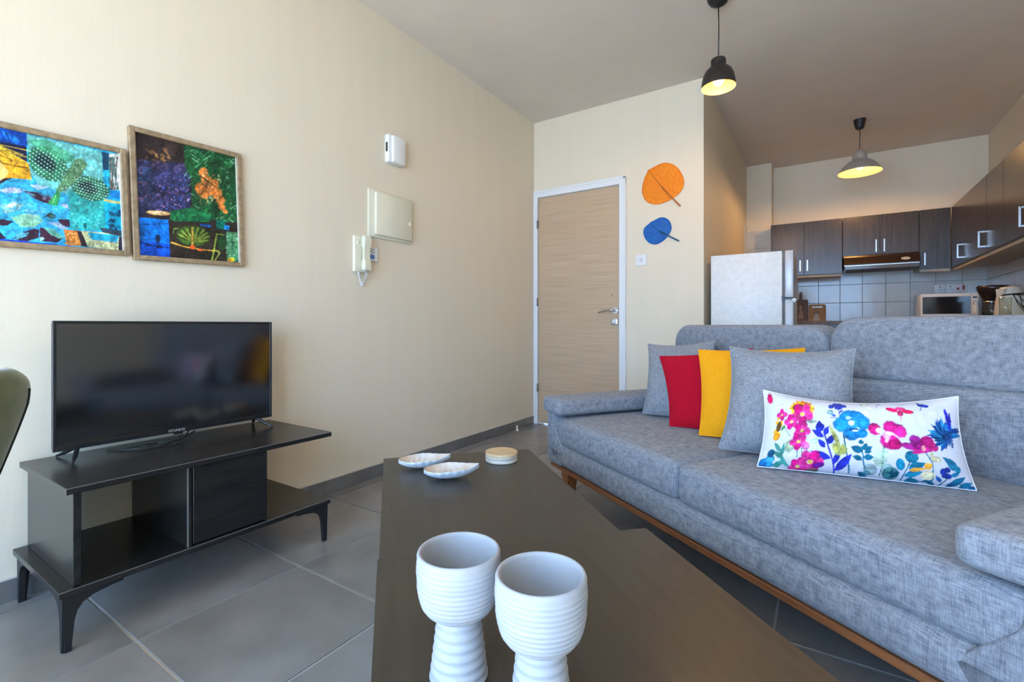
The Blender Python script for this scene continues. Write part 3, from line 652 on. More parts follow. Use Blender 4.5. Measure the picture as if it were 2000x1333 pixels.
def leaf_dish(label, x, y, z, rz, L=.190, Wd=.116):
    d = thing('leaf_dish', label, 'dish', (x, y, z), rz, 'leaf dishes on the coffee table')
    nu, nv = 49, 21
    def surf(off):
        V = []
        for i in range(nu):
            u = i/(nu-1); hw = Wd/2*(math.sin(PI*min(1,u**.78))**.72)*(1 if u < .97 else .9) + .0006
            for j in range(nv):
                w = -1+2*j/(nv-1); edge = 1+.035*math.sin(u*46)*abs(w)**4
                zz = .003+.034*abs(w)**2.2*(.30+.70*math.sin(PI*min(1,u*.92+.05)))+.024*(2*abs(u-.45))**2.4
                zz += .0011*math.sin(u*64-abs(w)*5)*min(1,abs(w)*2)*(1-abs(w)**6) if off > 0 else 0
                V.append((-L/2+u*L, w*hw*edge, zz+off))
        return V
    for nm, off, m in (('inside',.0022,MT['dishin']), ('outside',0,MT['dishout'])):
        V = surf(off); F = [(i*nv+j, i*nv+j+1, (i+1)*nv+j+1, (i+1)*nv+j) for i in range(nu-1) for j in range(nv-1)]
        bm = bmesh.new(); vs_ = [bm.verts.new(v) for v in V]
        for f in F: bm.faces.new([vs_[k] for k in f])
        if off == 0:   # close the rim
            rim = [i*nv for i in range(nu)]+[(nu-1)*nv+j for j in range(1,nv)]+[i*nv+nv-1 for i in range(nu-2,-1,-1)]+[j for j in range(nv-2,0,-1)]
            top = [bm.verts.new((V[k][0],V[k][1],V[k][2]+.0024)) for k in rim]
            for a in range(len(rim)):
                b = (a+1)%len(rim)
                try: bm.faces.new((vs_[rim[a]],vs_[rim[b]],top[b],top[a]))
                except ValueError: pass
        obj(nm, bm, m, d, True)
    st = [(-L/2+.01,0,.024),(-L/4,0,.0105),(0,0,.0066),(L/3,0,.0150)]
    obj('midrib', tube(bez(st,6), .0014, 6), MT['dishin'], d, True)
    return d
leaf_dish('leaf-shaped dish with blue-white underside, the farther one touching its twin', -1.238, 1.300, .3605, math.radians(43))
leaf_dish('leaf-shaped dish in front, nearest the goblets of the two leaf dishes', -1.075, 1.262, .3605, math.radians(42))
cs = thing('coaster_stack', 'round wooden coaster holder with pale lid behind the leaf dishes', 'coaster set', (-1.055, 1.537, .3605))
obj('holder', lathe([(0,0),(.060,0),(.0625,.002),(.0625,.012),(.0615,.0135),(.0625,.015),(.0625,.023),(.0615,.0245),(0,.0245)],48), MT['whitewash'], cs, True)
autosmooth(cs.children[0])
obj('lid', lathe([(0,.0245),(.062,.0245),(.0632,.026),(.0632,.034),(.062,.0358),(0,.036)],48), MT['lightwood'], cs)
autosmooth(cs.children[1])

# ------------------------------------------------------------------ sofa (local: x along the front from the far end, y towards its back)
SA = math.atan2(-.562, .827)
SO = (-1.233, 2.193)
so = thing('sofa', 'long blue-grey woven fabric sofa with low arm pads and wooden plinth', 'sofa', (SO[0], SO[1], 0), SA)
LS = 1.927
def subd(o, n=2):
    m = o.modifiers.new('s', 'SUBSURF'); m.levels = n; m.render_levels = n; return o
def soft(name, lim, r, mat_, parent, seg=5, puff=None):
    """upholstered block: rounded box, faces divided and pushed out a little"""
    x0,x1,y0,y1,zz0,zz1 = lim; bm = B(*lim)
    bmesh.ops.bevel(bm, geom=bm.edges[:], offset=r, segments=seg, profile=.5, affect='EDGES')
    if puff:
        def cuts(a, b, n): return [a+(b-a)*k/n for k in range(1,n)]
        for ax, (a,b,n) in enumerate(((x0+r,x1-r,14),(y0+r,y1-r,10),(zz0+r,zz1-r,6))):
            for c in cuts(a,b,n):
                no = [0,0,0]; no[ax] = 1; co = [0,0,0]; co[ax] = c
                bmesh.ops.bisect_plane(bm, geom=bm.verts[:]+bm.edges[:]+bm.faces[:], plane_co=co, plane_no=no)
        for v in bm.verts:
            u = (2*(v.co.x-x0)/(x1-x0)-1, 2*(v.co.y-y0)/(y1-y0)-1, 2*(v.co.z-zz0)/(zz1-zz0)-1); w = [max(0,1-k*k) for k in u]
            v.co += Vector(puff(u, w))
    return obj(name, bm, mat_, parent, True)
# upholstered tub: front band, rising ends, back
soft('base_band', (.03,LS-.03,.012,.90,.180,.290), .035, MT['sofa'], so, 5)
for s in (0,1):
    # end frame: slanting inner edge rising to the arm pad
    xs = (lambda q: q) if s == 0 else (lambda q: LS-q)
    pr = [(xs(.012),.205),(xs(.035),.182),(xs(.16),.182),(xs(.20),.250),(xs(.165),.285),(xs(.10),.36),(xs(.085),.445),(xs(.012),.445)]
    bm = bmesh.new(); lo = [bm.verts.new((a,.012,b)) for a,b in pr]; hi = [bm.verts.new((a,.90,b)) for a,b in pr]
    bm.faces.new(lo); bm.faces.new(hi); n = len(pr)
    for i in range(n): bm.faces.new((lo[i],lo[(i+1)%n],hi[(i+1)%n],hi[i]))
    bmesh.ops.recalc_face_normals(bm, faces=bm.faces[:])
    bmesh.ops.bevel(bm, geom=[e for e in bm.edges if e.calc_face_angle(0) > .3], offset=.012, segments=3, profile=.5, affect='EDGES')
    autosmooth(obj('arm_frame', bm, MT['sofa'], so), 50)
    a, b = (0.0,.187) if s == 0 else (LS-.187, LS)
    soft('arm_pad', (a,b,-.012,.80,.440,.522), .026, MT['sofa'], so, 5, lambda u,w: (0,0,.006*w[0]*w[1]*(1 if u[2]>0 else 0)))
mid = LS/2
for a, b in ((.075,mid-.0025), (mid+.0025,LS-.075)):
    def pf(u, w, a=a, b=b):
        top = max(0,u[2]); dz = .016*w[0]**.6*w[1]**.5*top
        # a few shallow tufted dimples
        for du, dv in ((-.45,.1),(.45,.1)):
            q = ((u[0]-du)**2*5+(u[1]-dv)**2*5); dz -= .007*math.exp(-q*7)*top
        return (0, -.010*w[0]*w[2]*(1 if u[1] < 0 else 0), dz)
    soft('seat_cushion', (a,b,.020,.80,.282,.418), .030, MT['sofa'], so, 5, pf)
# back: two modules, each with a lower cushion and a head section (the near one is set a little higher)
for k, (a, b, zt) in enumerate(((.070,mid-.002,.893), (mid+.002,LS-.02,.922))):
    def pb(u, w): return (0, -.018*w[0]**.5*w[2]*(1 if u[1] < 0 else 0), .004*w[0]*(1 if u[2] > 0 else 0))
    lo = soft('back_cushion', (a,b,.785,.95,.40,.686), .022, MT['sofa'], so, 4, pb)
    bmh = B(a,b,.800,.95,.684,zt)
    # big rounding on the upper outer corners, smaller elsewhere
    big = [e for e in bmh.edges if all(v.co.z > .8 for v in e.verts) and abs(e.verts[0].co.x-e.verts[1].co.x) < .01]
    bmesh.ops.bevel(bmh, geom=big, offset=.10, segments=8, profile=.5, affect='EDGES')
    bmesh.ops.bevel(bmh, geom=[e for e in bmh.edges if e.is_manifold and e.calc_face_angle(0) > .5], offset=.030, segments=5, profile=.5, affect='EDGES')
    autosmooth(obj('headrest', bmh, MT['sofa'], so), 60)
soft('back_frame', (.05,LS-.05,.90,.97,.20,.66), .03, MT['sofa'], so, 4)
box('plinth', (.035,LS-.035,.022,.88,.160,.181), MT['walnut'], so, bev=.002, seg=1)
for x, y in ((.14,.075),(LS-.14,.075),(.14,.84),(LS-.14,.84)):
    bm = bmesh.new(); lo = [bm.verts.new((x+a*.016,y+b*.016,0)) for a,b in ((-1,-1),(1,-1),(1,1),(-1,1))]; hi = [bm.verts.new((x+a*.036,y+b*.03,.160)) for a,b in ((-1,-1),(1,-1),(1,1),(-1,1))]
    bm.faces.new(lo); bm.faces.new(hi)
    for i in range(4): bm.faces.new((lo[i],lo[(i+1)%4],hi[(i+1)%4],hi[i]))
    obj('leg', bm, MT['walnut'], so)

# ------------------------------------------------------------------ cushions: four corners each, in the sofa's own axes
ex, ey = Vector((.827,-.562,0)), Vector((.562,.827,0)); ex.normalize(); ey.normalize()
def sl(p): return Vector((SO[0],SO[1],0))+ex*p[0]+ey*p[1]+Vector((0,0,p[2]))
def pillow(name, label, corners, T, material, art=None, pinch=.05, nu=44, nv=44, sagtop=.05, lump=0.0):
    """corners TL, TR, BR, BL as seen from the front"""
    TL, TR, BR, BL = [sl(c) for c in corners]; base = (TL+TR+BL+BR)/4; base.z = min(BL.z,BR.z)
    th = thing(name, label, 'cushion', base, SA, 'cushions on the sofa'); R = Matrix.Rotation(-SA, 3, 'Z')
    TL,TR,BR,BL = [R@(q-base) for q in (TL,TR,BR,BL)]
    nrm = ((TR-TL)+(BR-BL)).cross((TL-BL)+(TR-BR)).normalized()
    if nrm.y > 0: nrm = -nrm       # towards the front of the sofa
    right = ((TR-TL)+(BR-BL))*.5; up = ((TL-BL)+(TR-BR))*.5
    def pt(u, v, side):
        p = BL.lerp(BR,u).lerp(TL.lerp(TR,u), v); a, b = 2*u-1, 2*v-1
        # edges pulled in between the corners
        p = p-up*(sagtop*(1-a*a)**1.0*max(0,b)**2)+up*(.012*(1-a*a)*max(0,-b)**2)-right*(pinch*(1-b*b)*a*abs(a))
        t = ((1-a**4)*(1-b**4))**.75*T/2*(1+.0)
        t *= 1-.10*b
        wr = lump*(math.sin(9*a+4*b)*math.cos(7*b-3*a))*(1-a*a)*(1-b*b)
        return p+nrm*side*(t+(wr if t > .005 else 0))
    for side, nm in ((1,'front_cover'),(-1,'back_cover')):
        P = np.array([[list(pt(i/(nu-1), j/(nv-1), side)) for i in range(nu)] for j in range(nv)])
        if side < 0: P = P[:, ::-1]
        if art is not None:
            uu, vv = np.meshgrid(np.linspace(0,1,nu), np.linspace(0,1,nv)); cols = art(uu, vv)
            me = grid_mesh(nm, P, cols, nu, nv)
        else:
            me = bpy.data.meshes.new(nm); idx = np.arange(nu*nv).reshape(nv,nu)
            me.from_pydata(P.reshape(-1,3).tolist(), [], np.stack([idx[:-1,:-1],idx[:-1,1:],idx[1:,1:],idx[1:,:-1]],-1).reshape(-1,4).tolist())
        obj(nm, me, material, th, True)
    ring = [pt(i/(nu-1),0,0) for i in range(nu)]+[pt(1,j/(nv-1),0) for j in range(1,nv)]+[pt(i/(nu-1),1,0) for i in range(nu-2,-1,-1)]+[pt(0,j/(nv-1),0) for j in range(nv-2,0,-1)]
    obj('seam', tube(ring+[ring[0]], .0022, 5), material if art is None else MT['whitecotton'], th, True)
    return th

def flower_canvas():
    c = Canvas(2000, 978, .5, (214,212,222))
    c.spots(0,2000,0,978,60,(30,90),[(208,208,222),(218,214,222)],.4)
    c.grow = 1.06; c.rimdark = .34
    G, TE, NB, CY, MG, PK = (70,130,110), (16,100,125), (38,50,175), (20,140,200), (225,16,125), (240,60,150)
    def cosmos(x, y, r, n=5, a0=0, col=MG, sq=.8, ctr=(240,180,60)):
        for k in range(n):
            a = math.radians(a0+k*360/n); c.ell(x+.55*r*math.cos(a), y+.55*r*sq*math.sin(a), r*.5, r*.40, math.degrees(a), col if k%2 else PK, .95, .2, .04)
            c.ell(x+.7*r*math.cos(a), y+.7*r*sq*math.sin(a), r*.26, r*.2, math.degrees(a), (205,0,110), .5, .5)
        c.ell(x,y,r*.24,r*.18,0,(255,210,190)); c.ell(x,y,r*.16,r*.12,0,ctr)
    # stems and leaves first
    for q, w, col in (([(830,450),(850,600),(890,790)],13,TE), ([(1175,560),(1160,680),(1145,810)],10,G), ([(1520,590),(1570,680),(1575,840),(1530,860)],10,TE), ([(400,560),(405,650)],8,G), ([(440,560),(455,640)],8,G), ([(270,560),(255,620),(340,740)],10,G), ([(250,340),(320,440)],7,G), ([(985,560),(1000,700),(1040,830)],12,TE), ([(1385,680),(1340,790),(1325,850)],10,TE), ([(655,440),(700,580),(740,700),(765,800)],14,NB)):
        c.line(q, w, col)
    for q in ((610,430,610,330,70),(650,470,535,400,45),(655,450,700,385,50),(680,530,755,450,55),(665,560,590,480,45),(715,660,525,590,60),(740,710,800,580,50),(765,770,900,620,75),(640,420,600,345,66)): c.leaf(*q, NB)
    for q in ((770,600,735,520,50),(800,640,760,520,80),(830,630,820,530,70),(800,560,700,370,40)): c.leaf(*q, (165,165,70), .8)
    for q in ((520,520,620,475,45),(480,320,590,340,36),(300,500,370,570,70),(330,600,290,490,80),(1150,740,1120,590,110),(1190,640,1160,570,60)): c.leaf(*q, (150,180,150), .7)
    c.ell(330,530,45,55,10,(165,180,140),.7)
    for q in ((240,590,170,490,40),(280,660,160,570,45),(250,640,270,500,36),(200,740,300,670,50),(330,740,230,620,34),(190,730,290,690,60)): c.leaf(*q, (60,150,135), .9)
    for q in ((990,600,890,560,60),(980,540,985,500,44),(1000,590,1030,530,44),(1010,600,1075,560,46),(1010,610,1070,600,30),(990,670,905,640,44),(1000,650,1085,650,52),(1030,820,960,780,40),(1010,770,1075,800,40)): c.leaf(*q, (14,95,120))
    c.ell(1060,760,60,50,20,(140,175,170),.6)
    c.ell(1305,710,36,52,-10,(18,140,175)); c.ell(1400,640,56,52,0,(22,130,160)); 
    for q in ((1370,750,1510,690,80),(1340,810,1490,770,60),(1350,850,1480,860,50),(1400,690,1380,590,70),(1480,860,1580,850,20)): c.leaf(*q, (20,120,150))
    for q in ((1370,760,1520,740,34),(1500,740,1570,690,60)): c.leaf(*q, (245,170,60))
    c.ell(1530,800,60,45,0,(245,215,140),.6); c.ell(1610,650,40,30,0,(245,220,150),.6); c.ell(1575,620,14,50,0,(245,220,140),.6)
    c.ell(1230,790,70,55,15,(30,110,115),.85); c.ell(1215,770,40,24,30,(15,80,95)); c.ell(1265,800,40,22,-30,(12,75,95)); c.ell(1200,745,40,40,0,(120,170,160),.6)
    # sunflower, gold bud
    for k in range(26):
        a = math.radians(k*14); c.leaf(440+30*math.cos(a),225+25*math.sin(a),440+random.uniform(110,145)*math.cos(a),225+random.uniform(75,95)*math.sin(a),30,random.choice([(250,165,20),(255,190,40),(245,140,20)]))
    c.ell(415,210,62,34,8,(95,60,30)); c.spots(370,460,190,230,18,(5,12),[(60,40,30),(150,90,30)],.8)
    for q in ((210,290,200,250,40),(180,330,200,290,40),(215,360,235,290,44),(170,460,220,390,60),(160,420,190,360,40)): c.leaf(*q, (248,175,50))
    c.ell(205,350,24,44,15,(110,70,30)); c.ell(185,440,30,38,20,(250,150,20)); c.ell(250,365,30,12,-40,(70,120,60))
    cosmos(445,265,110,5,20); cosmos(240,250,55,4,0); cosmos(335,320,75,5,40); cosmos(440,405,85,5,10); cosmos(410,500,88,5,30); cosmos(530,690,125,6,0); cosmos(425,735,90,5,15)
    c.ell(480,540,36,38,0,(245,110,190),.8); c.ell(610,720,55,26,-10,(110,20,140)); c.ell(560,770,60,22,0,(70,110,60),.7); c.ell(125,115,32,34,0,(215,20,90),1,.3,.1)
    c.line([(180,210),(200,170),(250,160)],8,(200,180,225))
    # big blue poppy
    for p in ((870,310,80,45,-15),(960,310,70,40,20),(1010,370,60,60,10),(830,380,95,62,10),(920,370,60,50,0),(900,460,70,50,10),(985,455,62,36,0)): c.ell(*p, random.choice([(20,140,200),(35,160,215),(14,115,180)]), .95, .2, .03)
    c.ell(905,370,30,24,0,(215,235,245)); c.ell(880,330,30,16,0,(190,225,240),.8); c.ell(925,425,42,14,0,(12,70,130)); c.ell(935,432,28,8,0,(225,240,245))
    for p in ((730,220,26,18,0),(770,208,26,18,0),(810,215,30,20,10),(850,225,24,14,10),(800,235,40,18,0)): c.ell(*p, (45,60,175), .95)
    c.line([(795,240),(800,290)],9,(50,70,170)); c.leaf(800,280,840,255,16,(40,80,170)); c.leaf(770,310,720,285,20,(60,110,180)); c.ell(715,270,30,20,0,(140,190,190),.8); c.line([(720,315),(770,320)],6,(110,90,180))
    # magenta pansies
    for p in ((1105,420,58,48,20,(190,15,100)),(1250,410,75,55,15,(225,20,130)),(1320,430,62,52,30,(235,30,140)),(1230,520,90,65,15,(215,15,125)),(1270,540,60,45,0,(190,10,100))): c.ell(*p, .95, .2, .03)
    c.ell(1140,430,26,22,0,(240,210,225)); c.ell(1205,470,36,36,0,(240,150,200),.9); c.ell(1230,455,46,14,10,(250,230,240)); c.ell(1205,500,18,30,20,(250,180,215))
    for p in ((1270,258,50,18,10,(230,20,90)),(1345,245,45,16,0,(240,60,120)),(1405,265,50,17,0,(225,20,80)),(1337,285,26,24,0,(170,30,80))): c.ell(*p)
    c.line([(1337,290),(1340,345)],6,(225,90,140))
    for p in ((1450,500,60,45,20,(160,20,130)),(1545,500,62,50,-10,(190,15,110)),(1400,550,85,30,8,(185,25,140)),(1600,540,40,40,0,(215,25,120)),(1500,570,90,30,-5,(225,25,140)),(1470,545,50,30,0,(150,10,110))): c.ell(*p, .95, .2, .03)
    c.ell(1508,560,20,26,0,(250,150,150)); c.ell(1450,600,50,10,-5,(225,30,130))
    for p in ((1545,205,40,12,0),(1580,210,18,9,-20),(1520,200,22,10,30)): c.ell(*p, (35,60,160))
    c.line([(1545,205),(1515,245)],6,(35,70,140)); c.line([(1145,240),(1150,215),(1190,205)],6,(150,140,200)); c.ell(1040,210,40,10,0,(215,220,190),.9)
    # blue cornflower, right edge
    for k in range(34):
        a = math.radians(100+k*7.5); r = random.uniform(110,190); c.leaf(1720+10*math.cos(a),430+20*math.sin(a),1730+r*math.cos(a),430+r*.95*math.sin(a),34,random.choice([(18,110,175),(14,80,150),(35,140,195),(12,60,125)]))
    c.ell(1740,440,60,70,0,(14,60,120),.9,.5); c.spots(1690,1790,380,520,26,(6,14),[(10,40,90),(25,90,160)],.8)
    for q in ((1770,340,1740,195,34),(1765,370,1780,210,40),(1760,260,1730,200,30)): c.leaf(*q, (40,45,170))
    for q in ((1790,700,1660,620,60),(1780,740,1690,660,60),(1800,760,1760,680,60)): c.leaf(*q, (30,125,160))
    for p in ((1655,760,28,34,20),(1690,740,28,26,-20),(1690,800,36,28,0),(1665,800,26,20,0)): c.ell(*p, (26,50,145))
    c.line([(1690,820),(1640,880),(1620,900)],9,TE); c.leaf(1640,860,1590,800,34,(25,85,150)); c.leaf(1600,890,1500,840,30,(20,100,130))
    for q in ((1700,900,1850,800,60),(1780,920,1900,860,60),(1850,940,1930,900,50),(1680,905,1760,860,40),(1720,800,1800,760,40)): c.leaf(*q, random.choice([(24,125,165),(20,100,150),(50,160,165)]))
    # blue bloom, lower left corner
    for p in ((110,690,60,42,0,(25,130,190)),(150,660,45,40,20,(60,165,210)),(80,715,50,30,-10,(16,100,160)),(150,600,34,40,20,(14,90,130)),(100,735,60,16,0,(14,80,140)),(160,720,40,22,0,(40,150,190))): c.ell(*p, .95)
    hold = c.a.copy(); c.mottle(.30); w_ = (hold.min(-1) > 195)[...,None]; c.a = np.where(w_, hold, c.a)
    return c
FC = flower_canvas()
def floral(uu, vv):
    x = 70+1800*uu+60*(1-vv)*(uu-.35)*1.3
    yt = np.interp(x, [90,850,1250,1600,1790], [70,185,200,170,125]); yb = np.interp(x, [40,800,1700,1930], [738,800,905,945])
    return FC.sample(x, yt+(1-vv)**1.32*(yb-yt))
pillow('cushion', 'large grey linen cushion leaning on far arm behind the red cushion', [(.165,.545,.790),(.475,.705,.818),(.59,.60,.440),(.265,.430,.440)], .105, MT['greycushion'], pinch=.05, sagtop=.05)
pillow('cushion', 'plain crimson red cotton cushion between grey and yellow cushions', [(.425,.405,.742),(.755,.630,.790),(.865,.570,.436),(.545,.362,.436)], .065, MT['red'], pinch=.04, sagtop=.03)
pillow('cushion', 'plain mustard yellow cotton cushion in front of the red one', [(.630,.447,.782),(.962,.672,.800),(1.06,.58,.436),(.735,.350,.436)], .065, MT['yellow'], pinch=.035, sagtop=.025)
pillow('cushion', 'large grey linen cushion right behind the floral cushion', [(.863,.382,.808),(1.208,.585,.812),(1.29,.50,.434),(.930,.252,.436)], .14, MT['greycushion'], pinch=.055, sagtop=.055)
pillow('cushion', 'long white cushion printed with pink and blue flowers', [(1.101,.276,.672),(1.479,.600,.684),(1.540,.556,.436),(1.144,.196,.436)], .12, printed('floral_cotton', .9), floral, .025, 320, 150, .13)

# ------------------------------------------------------------------ palm-leaf fans on the door wall
def fan(name, label, outline, tip, hstart, hend, m, mh, cen):
    f = thing(name, label, 'hand fan', (cen[0], YB, cen[1]))
    pts = [p.xy for p in bez([(x-cen[0], z-cen[1], 0) for x,z in outline+outline[:1]], 6)][:-1]
    bm = bmesh.new(); n = len(pts); c0 = Vector((hstart[0]-cen[0], hstart[1]-cen[1]))
    rings = []
    for k, fr_ in enumerate((1.0, .97, .8, .55, .3)):
        rings.append([bm.verts.new((c0.x+(p[0]-c0.x)*fr_, -.006-.012*(1-fr_)**.6-.002*math.sin(i*2.2)*fr_, c0.y+(p[1]-c0.y)*fr_)) for i, p in enumerate(pts)])
    for a, b in zip(rings, rings[1:]):
        for i in range(n): bm.faces.new((a[i],a[(i+1)%n],b[(i+1)%n],b[i]))
    ce = bm.verts.new((c0.x,-.019,c0.y))
    for i in range(n): bm.faces.new((rings[-1][i],rings[-1][(i+1)%n],ce))
    bk = [bm.verts.new((p[0],-.002,p[1])) for p in pts]
    for i in range(n): bm.faces.new((rings[0][i],rings[0][(i+1)%n],bk[(i+1)%n],bk[i]))
    bm.faces.new(bk)
    obj('leaf', bm, m, f, True)
    L = lambda p, y: (p[0]-cen[0], y, p[1]-cen[1])
    obj('rim_binding', tube([(p[0],-.006,p[1]) for p in pts]+[(pts[0][0],-.006,pts[0][1])], .0035, 6), m, f, True)
    obj('handle', tube([L(hstart,-.022), L(((hstart[0]+hend[0])/2,(hstart[1]+hend[1])/2),-.016), L(hend,-.012)], [.007,.006,.0055], 8), mh, f, True)
    obj('midrib', tube([L(hstart,-.021), L(((hstart[0]+tip[0])/2,(hstart[1]+tip[1])/2),-.014), L(tip,-.010)], [.004,.003,.002], 6), mh, f, True)
    return f
fan('hand_fan', 'big orange palm-leaf fan hung on the wall beside the door', [(-1.15,2.115),(-1.03,2.147),(-.935,2.10),(-.882,1.99),(-.905,1.91),(-.965,1.868),(-1.01,1.848),(-1.085,1.838),(-1.16,1.868),(-1.198,1.945),(-1.185,2.04)], (-1.14,2.10), (-1.045,1.965), (-.905,1.795), MT['orange'], MT['orangedark'], (-1.035,1.795))
fan('hand_fan', 'small blue palm-leaf fan hung below the orange fan', [(-1.13,1.70),(-1.05,1.727),(-.995,1.70),(-.975,1.64),(-.995,1.59),(-1.035,1.55),(-1.09,1.527),(-1.145,1.545),(-1.182,1.60),(-1.183,1.655)], (-1.14,1.69), (-1.06,1.62), (-.915,1.532), MT['blue'], MT['bluedark'], (-1.07,1.527))
ds = thing('door_stop', 'tiny pale door stop peg on floor near skirting corner', 'door stop', (-2.165, 3.39, 0))
obj('peg', lathe([(0,0),(.014,0),(.013,.004),(.008,.010),(.008,.036),(.010,.040),(0,.042)],20), MT['cream'], ds, True)

# ------------------------------------------------------------------ pendant lamps
def pendant(label, x, y, shade, zr, ms, canopy, watts, bulbz, glow=(1.0,.56,.20)):
    p = thing('pendant_lamp', label, 'pendant lamp', (x, y, zr))
    h = ZC-zr; top = shade[-1][1]
    obj('ceiling_cup', lathe([(r,z+h) for r,z in canopy],32), MT['blackmatt'], p, True)
    obj('cord', tube([(0,0,top-.005),(.002,.001,(top+h)/2),(0,0,h+canopy[0][1])], .0032, 8), MT['black'], p, True)
    # outer and inner skins of the shade
    obj('shade', lathe(shade,64), ms, p, True)
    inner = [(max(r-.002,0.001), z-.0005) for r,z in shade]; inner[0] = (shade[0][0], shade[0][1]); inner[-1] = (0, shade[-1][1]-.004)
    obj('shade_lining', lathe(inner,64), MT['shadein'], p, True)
    b = [(0,bulbz-.045),(.014,bulbz-.042),(.026,bulbz-.028),(.030,bulbz-.010),(.027,bulbz+.008),(.016,bulbz+.028),(.013,bulbz+.040),(0,bulbz+.042)]
    obj('bulb', lathe(b,24), MT['bulb'], p, True)
    obj('lamp_holder', lathe([(0,bulbz+.038),(.017,bulbz+.038),(.017,top-.006),(0,top-.006)],20), MT['black'], p, True)
    l = bpy.data.lights.new('lamp_light','POINT'); l.energy = watts; l.color = glow; l.shadow_soft_size = .032
    lo = bpy.data.objects.new('lamp_light', l); link(lo, p); lo.location = (0,0,bulbz-.052)
    return p
s1 = [(.089,0),(.089,.010),(.087,.035),(.081,.065),(.070,.090),(.054,.106),(.041,.112),(.0395,.118),(.040,.150),(.037,.158),(0,.160)]
pendant('black dome pendant lamp hanging over the far end of the sofa', -.489, 2.858, s1, 2.222, MT['bronzeblack'], [(0,-.050),(.020,-.049),(.045,-.035),(.058,-.012),(.060,0)], 10, .055)
s2 = [(.162,0),(.161,.006),(.147,.032),(.124,.062),(.095,.090),(.070,.106),(.057,.112),(.055,.120),(.054,.150),(.046,.180),(.030,.198),(.010,.205),(0,.206)]
pendant('brushed aluminium cone pendant lamp hanging in the kitchen', .276, 5.256, s2, 2.258, MT['alu'], [(0,-.085),(.026,-.084),(.034,-.070),(.046,-.006),(.047,0)], 24, .075)

# ------------------------------------------------------------------ kitchen
fg = thing('fridge', 'white pebbled fridge with grey door edge standing in kitchen entrance', 'fridge', (-.70, 3.78, 0))
box('cabinet', (0,.465,0,.56,.03,1.408), MT['fridge'], fg, bev=.006, seg=2)
box('door_gasket', (.465,.480,.008,.552,.04,1.400), MT['gasket'], fg)
for nm, z0_, z1_ in (('freezer_door',1.082,1.408), ('fridge_door',.04,1.072)): box(nm, (.480,.532,0,.56,z0_,z1_), MT['silver'], fg, bev=.006, seg=2)
hb = bmesh.new(); B(.468,.535,-.006,.02,1.068,1.078, bm=hb); B(.462,.474,-.010,0,1.058,1.094, bm=hb)
obj('hinge_bracket', hb, MT['black'], fg)
obj('hinge_cap', lathe([(0,.010),(.012,.009),(.016,0)],20), MT['whiteplastic'], fg, True, loc=(.535,-.002,1.062), rot=(PI/2,0,0))
for x in (.04,.42):
    for y in (.04,.52): obj('foot', lathe([(0,0),(.018,0),(.018,.03),(0,.03)],16), MT['black'], fg, loc=(x,y,0))

def bar_handle(parent, x, y, z0_, z1_, axis):
    """slim steel bar handle standing off a door; axis is the direction it stands off ('y' = -y, 'x' = -x)"""
    s = .030; d = (0,-1,0) if axis == 'y' else (-1,0,0); c = Vector((x,y,0)); d = Vector(d)
    bm = bmesh.new(); w = .005
    def bb(p, q):
        a = Vector((min(p.x,q.x)-w,min(p.y,q.y)-w,min(p.z,q.z)-w)); b = Vector((max(p.x,q.x)+w,max(p.y,q.y)+w,max(p.z,q.z)+w)); B(a.x,b.x,a.y,b.y,a.z,b.z, bm=bm)
    bb(c+d*s+Vector((0,0,z0_)), c+d*s+Vector((0,0,z1_))); bb(c+d*.004+Vector((0,0,z0_)), c+d*s*.8+Vector((0,0,z0_))); bb(c+d*.004+Vector((0,0,z1_)), c+d*s*.8+Vector((0,0,z1_)))
    return obj('handle', bm, MT['chrome'], parent)
def wall_cab(label, x0, x1, z0_, z1_, doors, handles, yf=5.93, yb=6.338, trim=False):
    t = thing('wall_cabinet', label, 'kitchen cabinet', (x0, yf, z0_), 0, 'dark kitchen wall cabinets')
    h = z1_-z0_; w = x1-x0
    box('carcass', (.001,w-.001,.020,yb-yf,.001,h-.001), MT['carcass'], t)
    if trim: box('light_rail', (.005,w-.005,.015,.05,-.024,.0005), MT['carcass'], t)
    n = len(doors)-1
    for i in range(n):
        d = box('door', (doors[i]-x0+.0015, doors[i+1]-x0-.0015, 0, .019, .002, h), MT['wenge'], t, bev=.0012, seg=1)
        if handles[i] is not None: bar_handle(d, handles[i][0]-x0, 0, handles[i][1]-z0_, handles[i][2]-z0_, 'y')
    return t
wall_cab('dark wenge wall cabinet with two doors above the fridge side', -.480, .167, 1.425, 1.990, [-.480,-.168,.167], [(-.201,1.47,1.575),(-.136,1.47,1.575)], trim=True)
wall_cab('shorter dark wenge wall cabinet with two doors above the range hood', .170, .770, 1.595, 1.990, [.170,.473,.770], [(.441,1.622,1.735),(.505,1.622,1.735)])
wall_cab('narrow dark wenge wall cabinet between range hood and corner', .773, .998, 1.425, 1.990, [.773,.998], [(.808,1.466,1.572)], trim=True)
def side_cab(label, y0, y1, doors, handles):
    t = thing('wall_cabinet', label, 'kitchen cabinet', (1.0, y0, 1.425), 0, 'dark kitchen wall cabinets')
    box('carcass', (.020,XR-1.0-.002,.001,y1-y0-.001,.001,.564), MT['carcass'], t)
    box('light_rail', (.015,.05,.005,y1-y0-.005,-.024,.0005), MT['carcass'], t)
    for i in range(len(doors)-1):
        d = box('door', (0,.019,doors[i]-y0+.0015,doors[i+1]-y0-.0015,.002,.565), MT['wenge'], t, bev=.0012, seg=1)
        if handles[i] is not None: bar_handle(d, 0, handles[i]-y0, .050, .160, 'x')
side_cab('glossy dark wall cabinet on right wall, deepest in the corner', 4.797, 5.928, [4.797,5.384,5.928], [4.86,5.52])
side_cab('glossy dark wall cabinet on right wall, cut by the photo edge', 3.60, 4.794, [3.60,3.90,4.408,4.794], [None,3.98,None])

